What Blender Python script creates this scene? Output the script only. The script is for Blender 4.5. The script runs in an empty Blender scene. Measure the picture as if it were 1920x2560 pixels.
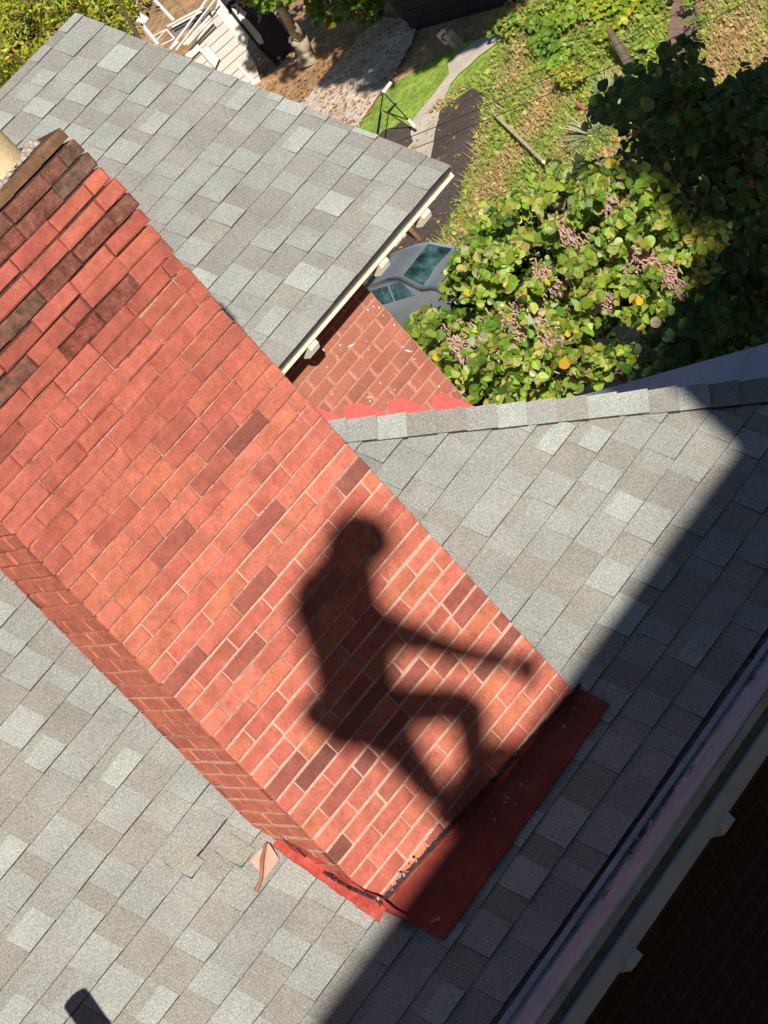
import bpy, math, random
from mathutils import Vector as V, Matrix
rnd = random.Random(7)
# ------------------------------------------------------------------ camera model (7000 px focal length on a 1920 px wide frame)
F = 7000.0
OZ = 18.0                      # camera stands 18 m above the yard; everything is written relative to it and lifted at the end
RM = Matrix(((0.60114486, -0.46719338, -0.64834806), (-0.70553751, 0.07072526, -0.70513456), (0.37528879, 0.88132190, -0.28710632)))
RI = RM.inverted()
YAW = 0.07710640
CH, SH = math.cos(YAW), math.sin(YAW)
def ray(u, v): return (RI @ V((u-960, v-1280, F))).normalized()
def HW(x, y, z): return V((CH*x - SH*y, SH*x + CH*y, z))       # house axes -> world
def WH(p): return V((CH*p[0] + SH*p[1], -SH*p[0] + CH*p[1], p[2]))
SUN = -ray(1325, 1672)         # the camera's own shadow falls here
scene = bpy.context.scene
cd = bpy.data.cameras.new("camera"); cam = bpy.data.objects.new("camera", cd); scene.collection.objects.link(cam)
cd.sensor_fit = 'HORIZONTAL'; cd.sensor_width = 36; cd.lens = F/1920*36; cd.clip_start = .05; cd.clip_end = 3000
x_, y_, z_ = V(RM[0]), -V(RM[1]), -V(RM[2])
cam.matrix_world = Matrix(((x_.x, y_.x, z_.x, 0), (x_.y, y_.y, z_.y, 0), (x_.z, y_.z, z_.z, OZ), (0, 0, 0, 1)))
scene.camera = cam
# ------------------------------------------------------------------ world, sun, exposure
w = bpy.data.worlds.new("World"); scene.world = w; w.use_nodes = True
nt = w.node_tree; bg = nt.nodes['Background']; sky = nt.nodes.new('ShaderNodeTexSky'); sky.sky_type = 'NISHITA'; sky.sun_disc = False; sky.ozone_density = 1.6; sky.dust_density = .0; sky.air_density = 1.0
sky.sun_elevation = math.asin(SUN.z); sky.sun_rotation = math.atan2(SUN.x, SUN.y)
nt.links.new(sky.outputs[0], bg.inputs[0]); bg.inputs[1].default_value = .05
sl = bpy.data.lights.new("sun", 'SUN'); sl.energy = 5.0; sl.angle = math.radians(.53); sl.color = (1, .93, .82)
so = bpy.data.objects.new("sun", sl); scene.collection.objects.link(so); so.rotation_euler = (-SUN).to_track_quat('-Z', 'Y').to_euler(); so.location = (0, 0, 60)
scene.view_settings.view_transform = 'Standard'; scene.view_settings.look = 'None'; scene.view_settings.exposure = .08; scene.view_settings.gamma = 1
# ------------------------------------------------------------------ ground shape
G0, GA, GB = -18.0, .15, 50.0
gx, gy = .43, .90
def gz(x, y):
    s = gx*x + gy*y
    return G0 + GA*min(max(s-GB, 0), 130)
def G(u, v, up=0):
    r = ray(u, v); k = gx*r.x + gy*r.y
    t = (G0 - GA*GB + up)/(r.z - GA*k)
    return r*t
# ------------------------------------------------------------------ materials
def mat(name, col=(.5, .5, .5), attr=False, noises=((8, .15),), rough=.8, bump=0, bscale=60, metal=0, spots=None, trans=0, spec=.3):
    m = bpy.data.materials.new(name); m.use_nodes = True; t = m.node_tree; N = t.nodes; L = t.links
    b = N['Principled BSDF']; b.inputs['Roughness'].default_value = rough; b.inputs['Metallic'].default_value = metal
    b.inputs['Specular IOR Level'].default_value = spec
    tc = N.new('ShaderNodeTexCoord')
    if attr:
        a = N.new('ShaderNodeAttribute'); a.attribute_name = 'col'; cur = a.outputs['Color']
    else:
        r = N.new('ShaderNodeRGB'); r.outputs[0].default_value = (*col, 1); cur = r.outputs[0]
    for sc, am in noises:
        n = N.new('ShaderNodeTexNoise'); n.inputs['Scale'].default_value = sc; n.inputs['Detail'].default_value = 3; L.new(tc.outputs['Object'], n.inputs['Vector'])
        mr = N.new('ShaderNodeMapRange'); mr.inputs[1].default_value = .3; mr.inputs[2].default_value = .7; mr.inputs[3].default_value = 1-am; mr.inputs[4].default_value = 1+am
        L.new(n.outputs[0], mr.inputs[0])
        mx = N.new('ShaderNodeMix'); mx.data_type = 'RGBA'; mx.blend_type = 'MULTIPLY'; mx.inputs[0].default_value = 1
        L.new(cur, mx.inputs[6]); L.new(mr.outputs[0], mx.inputs[7]); cur = mx.outputs[2]
    for sp in (spots or ()):     # (scale, threshold, colour, strength)
        n = N.new('ShaderNodeTexNoise'); n.inputs['Scale'].default_value = sp[0]; n.inputs['Detail'].default_value = 4; n.inputs['Roughness'].default_value = .65; L.new(tc.outputs['Object'], n.inputs['Vector'])
        mr = N.new('ShaderNodeMapRange'); mr.inputs[1].default_value = sp[1]; mr.inputs[2].default_value = sp[1]+.06; mr.inputs[3].default_value = 0; mr.inputs[4].default_value = sp[3]
        L.new(n.outputs[0], mr.inputs[0])
        mx = N.new('ShaderNodeMix'); mx.data_type = 'RGBA'; L.new(mr.outputs[0], mx.inputs[0]); L.new(cur, mx.inputs[6]); mx.inputs[7].default_value = (*sp[2], 1); cur = mx.outputs[2]
    L.new(cur, b.inputs['Base Color'])
    if bump:
        n = N.new('ShaderNodeTexNoise'); n.inputs['Scale'].default_value = bscale; n.inputs['Detail'].default_value = 4; L.new(tc.outputs['Object'], n.inputs['Vector'])
        bp = N.new('ShaderNodeBump'); bp.inputs['Strength'].default_value = bump; bp.inputs['Distance'].default_value = .3/bscale; L.new(n.outputs[0], bp.inputs['Height']); L.new(bp.outputs[0], b.inputs['Normal'])
    if trans:
        tr = N.new('ShaderNodeBsdfTranslucent'); L.new(cur, tr.inputs[0]); ms = N.new('ShaderNodeMixShader'); ms.inputs[0].default_value = trans
        L.new(b.outputs[0], ms.inputs[1]); L.new(tr.outputs[0], ms.inputs[2]); L.new(ms.outputs[0], N['Material Output'].inputs[0])
    return m
def brick_wall_mat(name, c1, c2, mo, ang=0, row=.07, wid=.213):
    m = bpy.data.materials.new(name); m.use_nodes = True; t = m.node_tree; N = t.nodes; L = t.links; b = N['Principled BSDF']; b.inputs['Roughness'].default_value = .9
    tc = N.new('ShaderNodeTexCoord'); mp = N.new('ShaderNodeMapping'); mp.inputs['Rotation'].default_value = (math.radians(90), 0, 0); mp.vector_type = 'TEXTURE'
    mz = N.new('ShaderNodeMapping'); mz.inputs['Rotation'].default_value = (0, 0, -ang)
    L.new(tc.outputs['Object'], mz.inputs[0]); L.new(mz.outputs[0], mp.inputs[0])
    br = N.new('ShaderNodeTexBrick'); br.inputs['Scale'].default_value = 1; br.inputs['Brick Width'].default_value = wid; br.inputs['Row Height'].default_value = row
    br.inputs['Mortar Size'].default_value = .006; br.inputs['Color1'].default_value = (*c1, 1); br.inputs['Color2'].default_value = (*c2, 1); br.inputs['Mortar'].default_value = (*mo, 1)
    L.new(mp.outputs[0], br.inputs[0])
    n = N.new('ShaderNodeTexNoise'); n.inputs['Scale'].default_value = 9; L.new(tc.outputs['Object'], n.inputs['Vector'])
    mx = N.new('ShaderNodeMix'); mx.data_type = 'RGBA'; mx.blend_type = 'MULTIPLY'; mx.inputs[0].default_value = .6; L.new(br.outputs[0], mx.inputs[6]); L.new(n.outputs[0], mx.inputs[7]); L.new(mx.outputs[2], b.inputs['Base Color'])
    bp = N.new('ShaderNodeBump'); bp.inputs['Strength'].default_value = .5; bp.inputs['Distance'].default_value = .004; bp.invert = True; L.new(br.outputs[1], bp.inputs['Height']); L.new(bp.outputs[0], b.inputs['Normal'])
    return m
MT = {}
MT['shingle'] = mat('shingle granules', attr=True, noises=((230, .36), (110, .20), (5, .09), (1.3, .06)), rough=.95, bump=.5, bscale=240, spots=((210, .60, (.80, .80, .74), .7), (190, .63, (.13, .12, .11), .6)), spec=.2)
MT['shedge'] = mat('asphalt shingle edge', (.06, .05, .045), rough=1)  # black cut edges; their dark tone also stands in for gap shadow
MT['brick'] = mat('painted chimney brick', attr=True, noises=((9, .16), (32, .13), (110, .12), (300, .08)), rough=.9, bump=.8, bscale=110, spots=((13, .60, (.30, .10, .085), .45), (60, .68, (.16, .05, .04), .6), (90, .73, (.82, .55, .45), .7)), spec=.25)
MT['mossbrick'] = mat('weathered brick', attr=True, noises=((22, .4), (90, .3)), rough=.95, bump=.8, bscale=110, spots=((75, .60, (.10, .085, .05), .75), (160, .68, (.55, .5, .26), .9)))
MT['mortar'] = mat('pink mortar', (.72, .43, .34), noises=((40, .2), (200, .12)), rough=.95, bump=.5, bscale=200, spots=((60, .69, (.85, .78, .7), .9),))
MT['mortar2'] = mat('dull pink mortar', (.52, .27, .21), noises=((25, .3), (120, .2)), rough=.95, bump=.6, bscale=160, spots=((30, .60, (.20, .08, .06), .8), (60, .71, (.8, .7, .62), .9)))
MT['gap'] = mat('dirty open joint', (.07, .04, .03), noises=((60, .5),), rough=1)
MT['wallbrick'] = mat('faded red brick', attr=True, noises=((7, .12), (60, .10)), rough=.9, bump=.4, bscale=120)
MT['wallmortar'] = mat('tinted mortar', (.54, .26, .19), noises=((40, .2),), rough=.95)
MT['redpaint'] = mat('bright red flashing paint', (.52, .085, .065), noises=((9, .25), (60, .15)), rough=.55, bump=.7, bscale=22, spots=((12, .66, (.55, .24, .07), .7), (30, .72, (.5, .48, .44), .9)))
MT['pinkpaint'] = mat('sun-faded red roof paint', (.80, .15, .14), noises=((20, .12),), rough=.6, spots=((90, .72, (.8, .75, .7), .8),))
MT['redpan'] = mat('red metal darkened for shade', (.34, .065, .045), noises=((4, .25), (18, .15), (70, .12)), rough=.6, bump=.6, bscale=12, spots=((9, .67, (.30, .27, .25), .8), (22, .63, (.16, .04, .03), .6)))  # red sheet toned darker to carry the shade it lies in
MT['tar'] = mat('roof tar', (.05, .045, .05), noises=((30, .4),), rough=.6, bump=.8, bscale=60, spots=((40, .62, (.30, .26, .28), .8),))
MT['flake'] = mat('grey cement', (.40, .36, .33), noises=((50, .3),), rough=.95, bump=.6, bscale=80)
MT['cap'] = mat('mossy bronze coping', (.17, .095, .05), noises=((9, .35), (50, .25)), rough=.75, bump=.4, bscale=40, spots=((16, .62, (.10, .085, .045), .7), (70, .70, (.5, .44, .2), .8)))
MT['pot'] = mat('cream clay', (.72, .56, .34), noises=((14, .12), (90, .14)), rough=.9, bump=.5, bscale=90)
MT['gutter'] = mat('dirty galvanised gutter', (.68, .66, .70), noises=((3, .2), (20, .25)), rough=.55, spots=((7, .60, (.18, .13, .12), .7),), metal=.1)
MT['lilac'] = mat('lilac grey painted metal', (.60, .62, .70), noises=((5, .12), (40, .1)), rough=.5)
MT['bluegut'] = mat('blue grey painted metal', (.42, .50, .62), noises=((4, .1), (30, .08)), rough=.35, spots=((5, .64, (.28, .2, .2), .6),))
MT['greenpaint'] = mat('grey green wood paint', (.42, .52, .51), noises=((12, .2),), rough=.7, bump=.3, bscale=40)
MT['band'] = mat('pale blue grey trim paint', (.56, .65, .67), noises=((10, .08),), rough=.6)
MT['cream'] = mat('cream trim paint', (.82, .76, .62), noises=((20, .06),), rough=.6)
MT['shadewood'] = mat('dark wood and recess shade', (.17, .18, .18), noises=((30, .3),), rough=.9)
MT['nearwall'] = brick_wall_mat('brick wall darkened for shade', (.050, .034, .032), (.038, .027, .026), (.085, .075, .072), YAW)  # brick colour taken nearly black to stand in for deep shade
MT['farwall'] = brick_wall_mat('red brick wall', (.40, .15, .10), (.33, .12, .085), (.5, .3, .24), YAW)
MT['fleck'] = mat('white paint flecks', (.85, .83, .78), noises=((50, .1),), rough=.8)
def leafmat(name, tr=.3, rough=.45): return mat(name, attr=True, noises=((30, .15),), rough=rough, trans=tr, spec=.4)
MT['leaf'] = leafmat('broad leaf'); MT['leaf2'] = leafmat('small leaf', .35)
MT['weed'] = leafmat('weeds', .2, .7)
MT['bark'] = mat('bark', (.16, .12, .09), noises=((6, .3), (40, .3)), rough=.95, bump=.8, bscale=25)
MT['palebark'] = mat('pale bark', (.42, .36, .27), noises=((4, .25), (30, .2)), rough=.95, bump=.6, bscale=15)
MT['soil'] = mat('leaf covered soil', (.56, .34, .18), noises=((.6, .3), (4, .35), (14, .3)), rough=1, bump=.5, bscale=8, spots=((5, .60, (.62, .42, .12), .8), (2.2, .62, (.14, .16, .04), .6)))
MT['bank'] = mat('dry bank earth', (.30, .23, .11), noises=((.5, .3), (5, .4), (14, .3)), rough=1, bump=.6, bscale=9, spots=((3, .56, (.13, .15, .035), .8),))
MT['asphalt'] = mat('dark asphalt', (.125, .10, .09), noises=((.4, .2), (9, .2), (30, .2)), rough=.95, spots=((7, .71, (.42, .24, .12), .8), (2.0, .67, (.12, .08, .06), .6)))
MT['conc'] = mat('pale concrete', (.82, .72, .60), noises=((1, .12), (9, .1)), rough=.95, spots=((3, .68, (.34, .26, .18), .5),))
MT['drive'] = mat('leaf strewn pink gravel', (.84, .68, .56), noises=((.8, .2), (5, .3), (14, .25)), rough=1, bump=.5, bscale=10, spots=((4, .62, (.72, .62, .52), .8), (5, .66, (.30, .16, .08), .8)))
MT['lawn'] = mat('mown lawn', (.36, .52, .08), noises=((.9, .25), (5, .3), (16, .3)), rough=.95, bump=.6, bscale=14, spots=((2.5, .68, (.34, .27, .12), .6),))
MT['white'] = mat('white paint', (.68, .67, .66), noises=((4, .06),), rough=.6)
MT['siding'] = mat('cream siding', (.60, .55, .49), noises=((2, .08), (12, .06)), rough=.7)
MT['sidingd'] = mat('dark siding with shade in colour', (.045, .035, .045), noises=((3, .2),), rough=.8)  # near-black tone puts the shade of gable and dark house into colour
MT['black'] = mat('black metal', (.02, .02, .022), rough=.5)
MT['wire'] = mat('wire', (.035, .03, .03), rough=.7)
MT['pinkpost'] = mat('faded red post paint', (.45, .12, .13), noises=((10, .2),), rough=.7)
MT['rust'] = mat('weathered brown wood', (.34, .17, .09), noises=((8, .3),), rough=.85)
MT['stick'] = mat('bleached wood', (.80, .64, .46), noises=((6, .2),), rough=.85)
MT['steps'] = mat('brownish stone steps', (.36, .24, .18), noises=((2, .2), (12, .2)), rough=.95)
MT['stone'] = mat('buff stone', (.52, .42, .34), noises=((4, .2), (20, .2)), rough=.95, bump=.5, bscale=14)
MT['yucca'] = leafmat('yucca blades', .1, .5)
MT['carpaint'] = mat('silver grey car paint', (.30, .33, .37), noises=((2, .03),), rough=.3, metal=.25, spec=.6)
MT['glass'] = mat('tinted glass with painted reflections', (.05, .11, .12), noises=((2.5, .8), (9, .4)), rough=.08, spec=.9)  # strong blotchy noise paints reflections into the glass colour
MT['tyre'] = mat('tyre rubber', (.02, .02, .02), rough=.9)
MT['taillight'] = mat('red tail light', (.5, .02, .015), rough=.25)
MT['chrome'] = mat('plate white', (.75, .76, .78), rough=.35)
MT['pipe'] = mat('grey vent pipe', (.3, .3, .3), rough=.6)
MT['skin'] = mat('skin', (.50, .31, .22), noises=((20, .06),), rough=.6)
MT['shirt'] = mat('navy shirt', (.03, .04, .09), noises=((60, .1),), rough=.9)
MT['jeans'] = mat('blue jeans', (.06, .09, .17), noises=((60, .15),), rough=.9)
MT['hair'] = mat('brown hair', (.05, .03, .02), noises=((80, .3),), rough=.8)
MT['phone'] = mat('black phone', (.02, .02, .02), rough=.25)
MT['pinkflash'] = mat('faded pinkish metal', (.62, .34, .27), noises=((30, .15),), rough=.5)
MT['hill'] = mat('wooded hillside', (.045, .055, .025), noises=((.05, .4), (.3, .4)), rough=1)
MT['roofmem'] = mat('grey roof membrane', (.22, .22, .22), noises=((2, .15), (20, .1)), rough=.9)
# ------------------------------------------------------------------ mesh builder
class MB:
    def __init__(s): s.v = []; s.f = []; s.c = []; s.m = []
    def face(s, pts, col=(1, 1, 1), m=0):
        i = len(s.v); s.v += [tuple(p) for p in pts]; s.f.append(tuple(range(i, i+len(pts)))); s.c.append(col); s.m.append(m)
    def box(s, O, ux, uy, uz, col=(1, 1, 1), m=0):   # O corner, three edge vectors
        O = V(O); p = [O, O+ux, O+ux+uy, O+uy]; q = [a+uz for a in p]; i = len(s.v); s.v += [tuple(a) for a in p+q]
        for f in ((3, 2, 1, 0), (4, 5, 6, 7), (0, 1, 5, 4), (1, 2, 6, 5), (2, 3, 7, 6), (3, 0, 4, 7)):
            s.f.append(tuple(i+k for k in f)); s.c.append(col); s.m.append(m)
    def cyl(s, a, b, r0, r1=None, n=10, col=(1, 1, 1), m=0, caps=True):
        a, b = V(a), V(b); r1 = r0 if r1 is None else r1; d = (b-a).normalized(); e = d.orthogonal().normalized(); g = d.cross(e); i = len(s.v)
        for c_, r in ((a, r0), (b, r1)):
            for k in range(n):
                t = 2*math.pi*k/n; s.v.append(tuple(c_ + e*math.cos(t)*r + g*math.sin(t)*r))
        for k in range(n):
            j = (k+1) % n; s.f.append((i+k, i+j, i+n+j, i+n+k)); s.c.append(col); s.m.append(m)
        if caps:
            s.f.append(tuple(i+k for k in range(n))[::-1]); s.c.append(col); s.m.append(m); s.f.append(tuple(i+n+k for k in range(n))); s.c.append(col); s.m.append(m)
    def tube(s, pts, rs, n=9, **k):
        for j in range(len(pts)-1): s.cyl(pts[j], pts[j+1], rs[j], rs[j+1], n, **k)
    def prism(s, poly, d, col=(1, 1, 1), m=0):       # polygon extruded by vector d
        poly = [V(p) for p in poly]; top = [p+d for p in poly]; s.face(poly[::-1], col, m); s.face(top, col, m)
        for k in range(len(poly)):
            j = (k+1) % len(poly); s.face([poly[k], poly[j], top[j], top[k]], col, m)
    def build(s, name, mats, parent=None, base=None, smooth=False):
        b = V(base) if base is not None else (V(parent['_b']) if parent is not None else V((0, 0, 0)))
        me = bpy.data.meshes.new(name); me.from_pydata([(p[0]-b.x, p[1]-b.y, p[2]-b.z) for p in s.v], [], s.f)
        for k in (mats if isinstance(mats, (list, tuple)) else [mats]): me.materials.append(MT[k])
        me.polygons.foreach_set('material_index', s.m)
        at = me.color_attributes.new('col', 'FLOAT_COLOR', 'CORNER'); buf = []
        for f, c in zip(s.f, s.c): buf += [c[0], c[1], c[2], 1]*len(f)
        at.data.foreach_set('color', buf)
        if smooth: me.shade_smooth()
        me.update(); o = bpy.data.objects.new(name, me); scene.collection.objects.link(o)
        if parent is not None: o.parent = parent
        else: o.location = b
        o['_b'] = list(b)
        if parent is not None:
            pb = V(parent['_b']); o.location = b - pb
        return o
def tag(o, label=None, cat=None, group=None, kind=None):
    if label: o['label'] = label
    if cat: o['category'] = cat
    if group: o['group'] = group
    if kind: o['kind'] = kind
    return o
def empty(name, base, label, cat, group=None):
    o = bpy.data.objects.new(name, None); scene.collection.objects.link(o); o.location = base; o['_b'] = list(V(base)); o.empty_display_size = .2
    return tag(o, label, cat, group)
def jit(a): return V((rnd.uniform(-a, a), rnd.uniform(-a, a), rnd.uniform(-a, a)))
def mixc(a, b, t): return tuple(a[i]*(1-t)+b[i]*t for i in range(3))
def inpoly(x, y, P):
    r = False; j = len(P)-1
    for i in range(len(P)):
        if (P[i][1] > y) != (P[j][1] > y) and x < (P[j][0]-P[i][0])*(y-P[i][1])/(P[j][1]-P[i][1])+P[i][0]: r = not r
        j = i
    return r
def samp(P):
    xs = [p[0] for p in P]; ys = [p[1] for p in P]
    while True:
        x, y = rnd.uniform(min(xs), max(xs)), rnd.uniform(min(ys), max(ys))
        if inpoly(x, y, P): return x, y
# ------------------------------------------------------------------ ground (one sheet to the horizon) and its zones
mb = MB(); S = [-300, -60, 0, 20, 40, 50, 60, 70, 80, 90, 100, 110, 120, 140, 160, 180, 400, 2500]; C = [-2500, -300, -100, -60, -40, -20, 0, 20, 40, 60, 100, 300, 2500]
g_, h_ = V((gx, gy, 0)).normalized(), V((gy, -gx, 0)).normalized(); nrm = math.hypot(gx, gy)
pt = lambda s, c: (lambda p: V((p.x, p.y, gz(p.x, p.y))))(g_*(s/nrm) + h_*c)
S = [s for s in S]
for i in range(len(S)-1):
    for j in range(len(C)-1): mb.face([pt(S[i], C[j]), pt(S[i], C[j+1]), pt(S[i+1], C[j+1]), pt(S[i+1], C[j])])
tag(mb.build('ground', 'soil'), kind='structure')
mb = MB(); rh = random.Random(2); NH = 72; prevr = None                # unseen wooded ring added to block bright low sky (lower in front)
ring = []
for i in range(NH):
    a = 2*math.pi*i/NH; back_ = max(0, -math.sin(a)); R0 = 420-230*back_; H0 = 26+22*back_+rh.uniform(-4, 4)
    ring.append([V((math.cos(a)*(R0+k*(60+40*(1-back_))), math.sin(a)*(R0+k*(60+40*(1-back_))), (G0-3, G0+H0*.75, G0+H0*1.0)[k]+ (GA*120 if math.sin(a) > 0 else 0))) for k in range(3)])
for i in range(NH):
    j = (i+1) % NH
    for k in range(2): mb.face([ring[i][k], ring[j][k], ring[j][k+1], ring[i][k+1]])
tag(mb.build('sky_block_hills', 'hill'), kind='structure')
def zone(name, poly, m, up):
    b = MB(); pts = [G(u, v, up) for u, v in poly]
    b.face(pts)
    o = b.build(name, m, base=sum(pts, V((0, 0, 0)))/len(pts)); tag(o, kind='structure')
    n = o.data.polygons[0].normal
    if n.z < 0: o.data.flip_normals()
    return o
zone('bank', [(1105, 255), (1190, 205), (1228, 180), (1290, 90), (1330, 20), (1400, -80), (2300, -80), (2400, 1500), (1000, 1500), (900, 900), (1110, 600), (1149, 533), (1164, 474), (1186, 420), (1199, 346), (1223, 252), (1180, 235)], 'bank', .03)
zone('lawn', [(850, 400), (880, 330), (920, 284), (958, 229), (1016, 190), (1060, 160), (1126, 120), (1200, 95), (1290, 50), (1330, 30), (1300, 100), (1240, 190), (1195, 215), (1150, 240), (1110, 262), (1080, 300), (1040, 330), (960, 420)], 'lawn', .05)
zone('driveway', [(640, 420), (700, 300), (753, 255), (791, 216), (850, 150), (900, 90), (950, 40), (1045, 55), (1030, 105), (1000, 160), (977, 200), (946, 239), (896, 312), (820, 440)], 'drive', .07)
zone('asphalt', [(1228, 198), (1223, 252), (1199, 346), (1186, 420), (1164, 474), (1149, 533), (1115, 600), (1200, 720), (1300, 900), (900, 1200), (560, 860), (800, 520), (930, 355), (958, 325), (985, 318), (1000, 305), (1030, 318), (1060, 320), (1092, 285), (1104, 266), (1122, 250), (1135, 252), (1150, 240), (1175, 222), (1200, 215)], 'asphalt', .09)
zone('sidewalk', [(1310, 30), (1240, 80), (1190, 103), (1153, 128), (1119, 160), (1123, 183), (1089, 229), (1043, 284), (1033, 298), (1026, 334), (1033, 354), (1010, 378), (960, 440), (880, 540), (1000, 600), (1060, 470), (1076, 395), (1083, 363), (1087, 330), (1093, 308), (1101, 269), (1110, 252), (1126, 211), (1149, 183), (1168, 168), (1195, 142), (1245, 105), (1330, 45)], 'conc', .12)
# ------------------------------------------------------------------ shingles
LT, MD, TN, GR = (.435, .462, .435), (.367, .370, .350), (.330, .315, .292), (.380, .395, .374)
def shingles(mb, O, ux, up, n, s0, s1, lim, expo=.1495, seed=1, grey=None, lift=None):
    r = random.Random(seed); k = 0; s = s0
    while s < s1-.01:
        e = min(expo, s1-s); sa, sb = s, min(s+e+.012, s1+.004); xa0, xa1 = lim(sa); xb0, xb1 = lim(sb)
        x = min(xa0, xb0)-r.uniform(0, .25); wav = r.uniform(0, 6.3); last = None
        while x < max(xa1, xb1):
            wd = r.choice((.09, .12, .135, .15, .16, .17, .19)) ; wd *= r.uniform(.9, 1.1); g = .0
            tone = r.choice(('l', 'g', 'g', 'm') if last in ('t', 'm') and r.random() < .85 else ('t', 't', 'm')); last = tone
            base = {'l': LT, 'm': MD, 't': TN, 'g': GR}[tone]
            kk = r.uniform(.94, 1.06); base = tuple(c*kk for c in base)
            if grey and grey(x+wd/2, s+.07): base = mixc(base, (.33, .345, .335), .35)
            def cl(xx, lo, hi): return min(max(xx, lo), hi)
            A0, A1, B0, B1 = cl(x, xa0, xa1), cl(x+wd-g, xa0, xa1), cl(x, xb0, xb1), cl(x+wd-g, xb0, xb1)
            if A1-A0 > .002 or B1-B0 > .002:
                h = {'l': .0125, 'm': .0085, 't': .0075, 'g': .0125}[tone]+r.uniform(-.001, .0015)
                ex = lift(x+wd/2, s) if lift else 0
                w1 = .0035*math.sin(x*3.1+wav)+r.uniform(-.0012, .0012); w2 = .0035*math.sin((x+wd)*3.1+wav)+r.uniform(-.0012, .0012)
                P = lambda xx, ss, hh: O+ux*xx+up*ss+n*hh
                a, b_, c_, d = P(A0, sa+w1, h+ex), P(A1, sa+w2, h+ex), P(B1, sb, .001+h*.15), P(B0, sb, .001+h*.15)
                a0, b0 = P(A0, sa+w1, -.004), P(A1, sa+w2, -.004)
                # two strips: some tabs carry a shadow band of darker granules at the top (printed in the shingle itself)
                if tone in 'lm' and r.random() < .4 and B1-B0 > .02 and A1-A0 > .02:
                    t = r.uniform(.55, .75); m1 = a.lerp(d, t); m2 = b_.lerp(c_, t)
                    mb.face([a, b_, m2, m1], base); mb.face([m1, m2, c_, d], mixc(base, TN, .75))
                else: mb.face([a, b_, c_, d], base)
                mb.face([a0, b0, b_, a], (1, 1, 1), 1); mb.face([b0, P(B1, sb, -.004), c_, b_], (1, 1, 1), 1); mb.face([P(B0, sb, -.004), a0, a, d], (1, 1, 1), 1)
            x += wd
        s += expo; k += 1
T44 = math.tan(math.radians(44)); c44, s44 = math.cos(math.radians(44)), math.sin(math.radians(44))
XH, YH, ZZ = HW(1, 0, 0), HW(0, 1, 0), V((0, 0, 1))
GE, GZ_ = 8.663, -4.484                                    # shingle edge of the near roof (house axes)
hipx = lambda yh: 5.395+(10.179-yh)*1.031
bh = HW(3.7, 11, -18)
house = empty('brick_house', bh, 'red brick house below, with grey shingled hip roof, painted box gutter and bracketed eaves', 'house')
upA = (YH*c44+ZZ*s44).normalized(); nA = (-YH*s44+ZZ*c44).normalized()
mb = MB(); OA = HW(0, GE, GZ_)
OF_ = OA
mb.face([HW(.3, GE+.03, GZ_+.02), HW(hipx(GE), GE+.03, GZ_+.02), HW(hipx(13.2), 13.2, GZ_-.006+(13.2-GE)*T44), HW(.3, 13.2, GZ_-.006+(13.2-GE)*T44)], TN, 1)
LIFTS = [(ray(u, v)*(nA.dot(OA)/nA.dot(ray(u, v)))) for u, v in ((470, 2160), (585, 2105))]
def greyA(x, s):
    yh = GE+s*c44; wx = CH*x-SH*yh; wy = SH*x+CH*yh
    return (4.0 < wx < 4.35 and 9.4 < wy < 10.0) or (2.3 < wx < 2.95 and 9.55 < wy < 9.95)
def liftA(x, s):
    yh = GE+s*c44; wx = CH*x-SH*yh; wy = SH*x+CH*yh
    for L_ in LIFTS:
        if abs(wx-L_[0]) < .06 and abs(wy-L_[1]) < .05: return .009
    return 0
shingles(mb, OA+upA*.012, XH, upA, nA, -.006, 6.0, lambda s: (.3, hipx(GE+s*c44)), seed=5, grey=greyA, lift=liftA)
roofA = mb.build('roof', ['shingle', 'shedge'], house)
# hip end slope (faces right, away from the camera)
tB = (GZ_+(10.179-GE)*T44-GZ_)/(6.96-5.395); nb = math.hypot(1, tB)
upB = (-XH+ZZ*tB)/nb; nB = (XH*tB+ZZ)/nb; OB = HW(6.96, 0, GZ_)
mb = MB(); hy = lambda x: 10.179-(x-5.395)/1.031
mb.face([HW(6.96, hy(6.96), GZ_-.006), HW(6.96, 11.93, GZ_-.006), HW(3.7, 11.93, GZ_-.006+3.26*tB), ], TN, 1)
shingles(mb, OB, YH, upB, nB, -.03, 3.2*nb, lambda s: (hy(6.96-s/nb), 11.93), seed=9)
mb.build('roof', ['shingle', 'shedge'], house)
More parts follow.
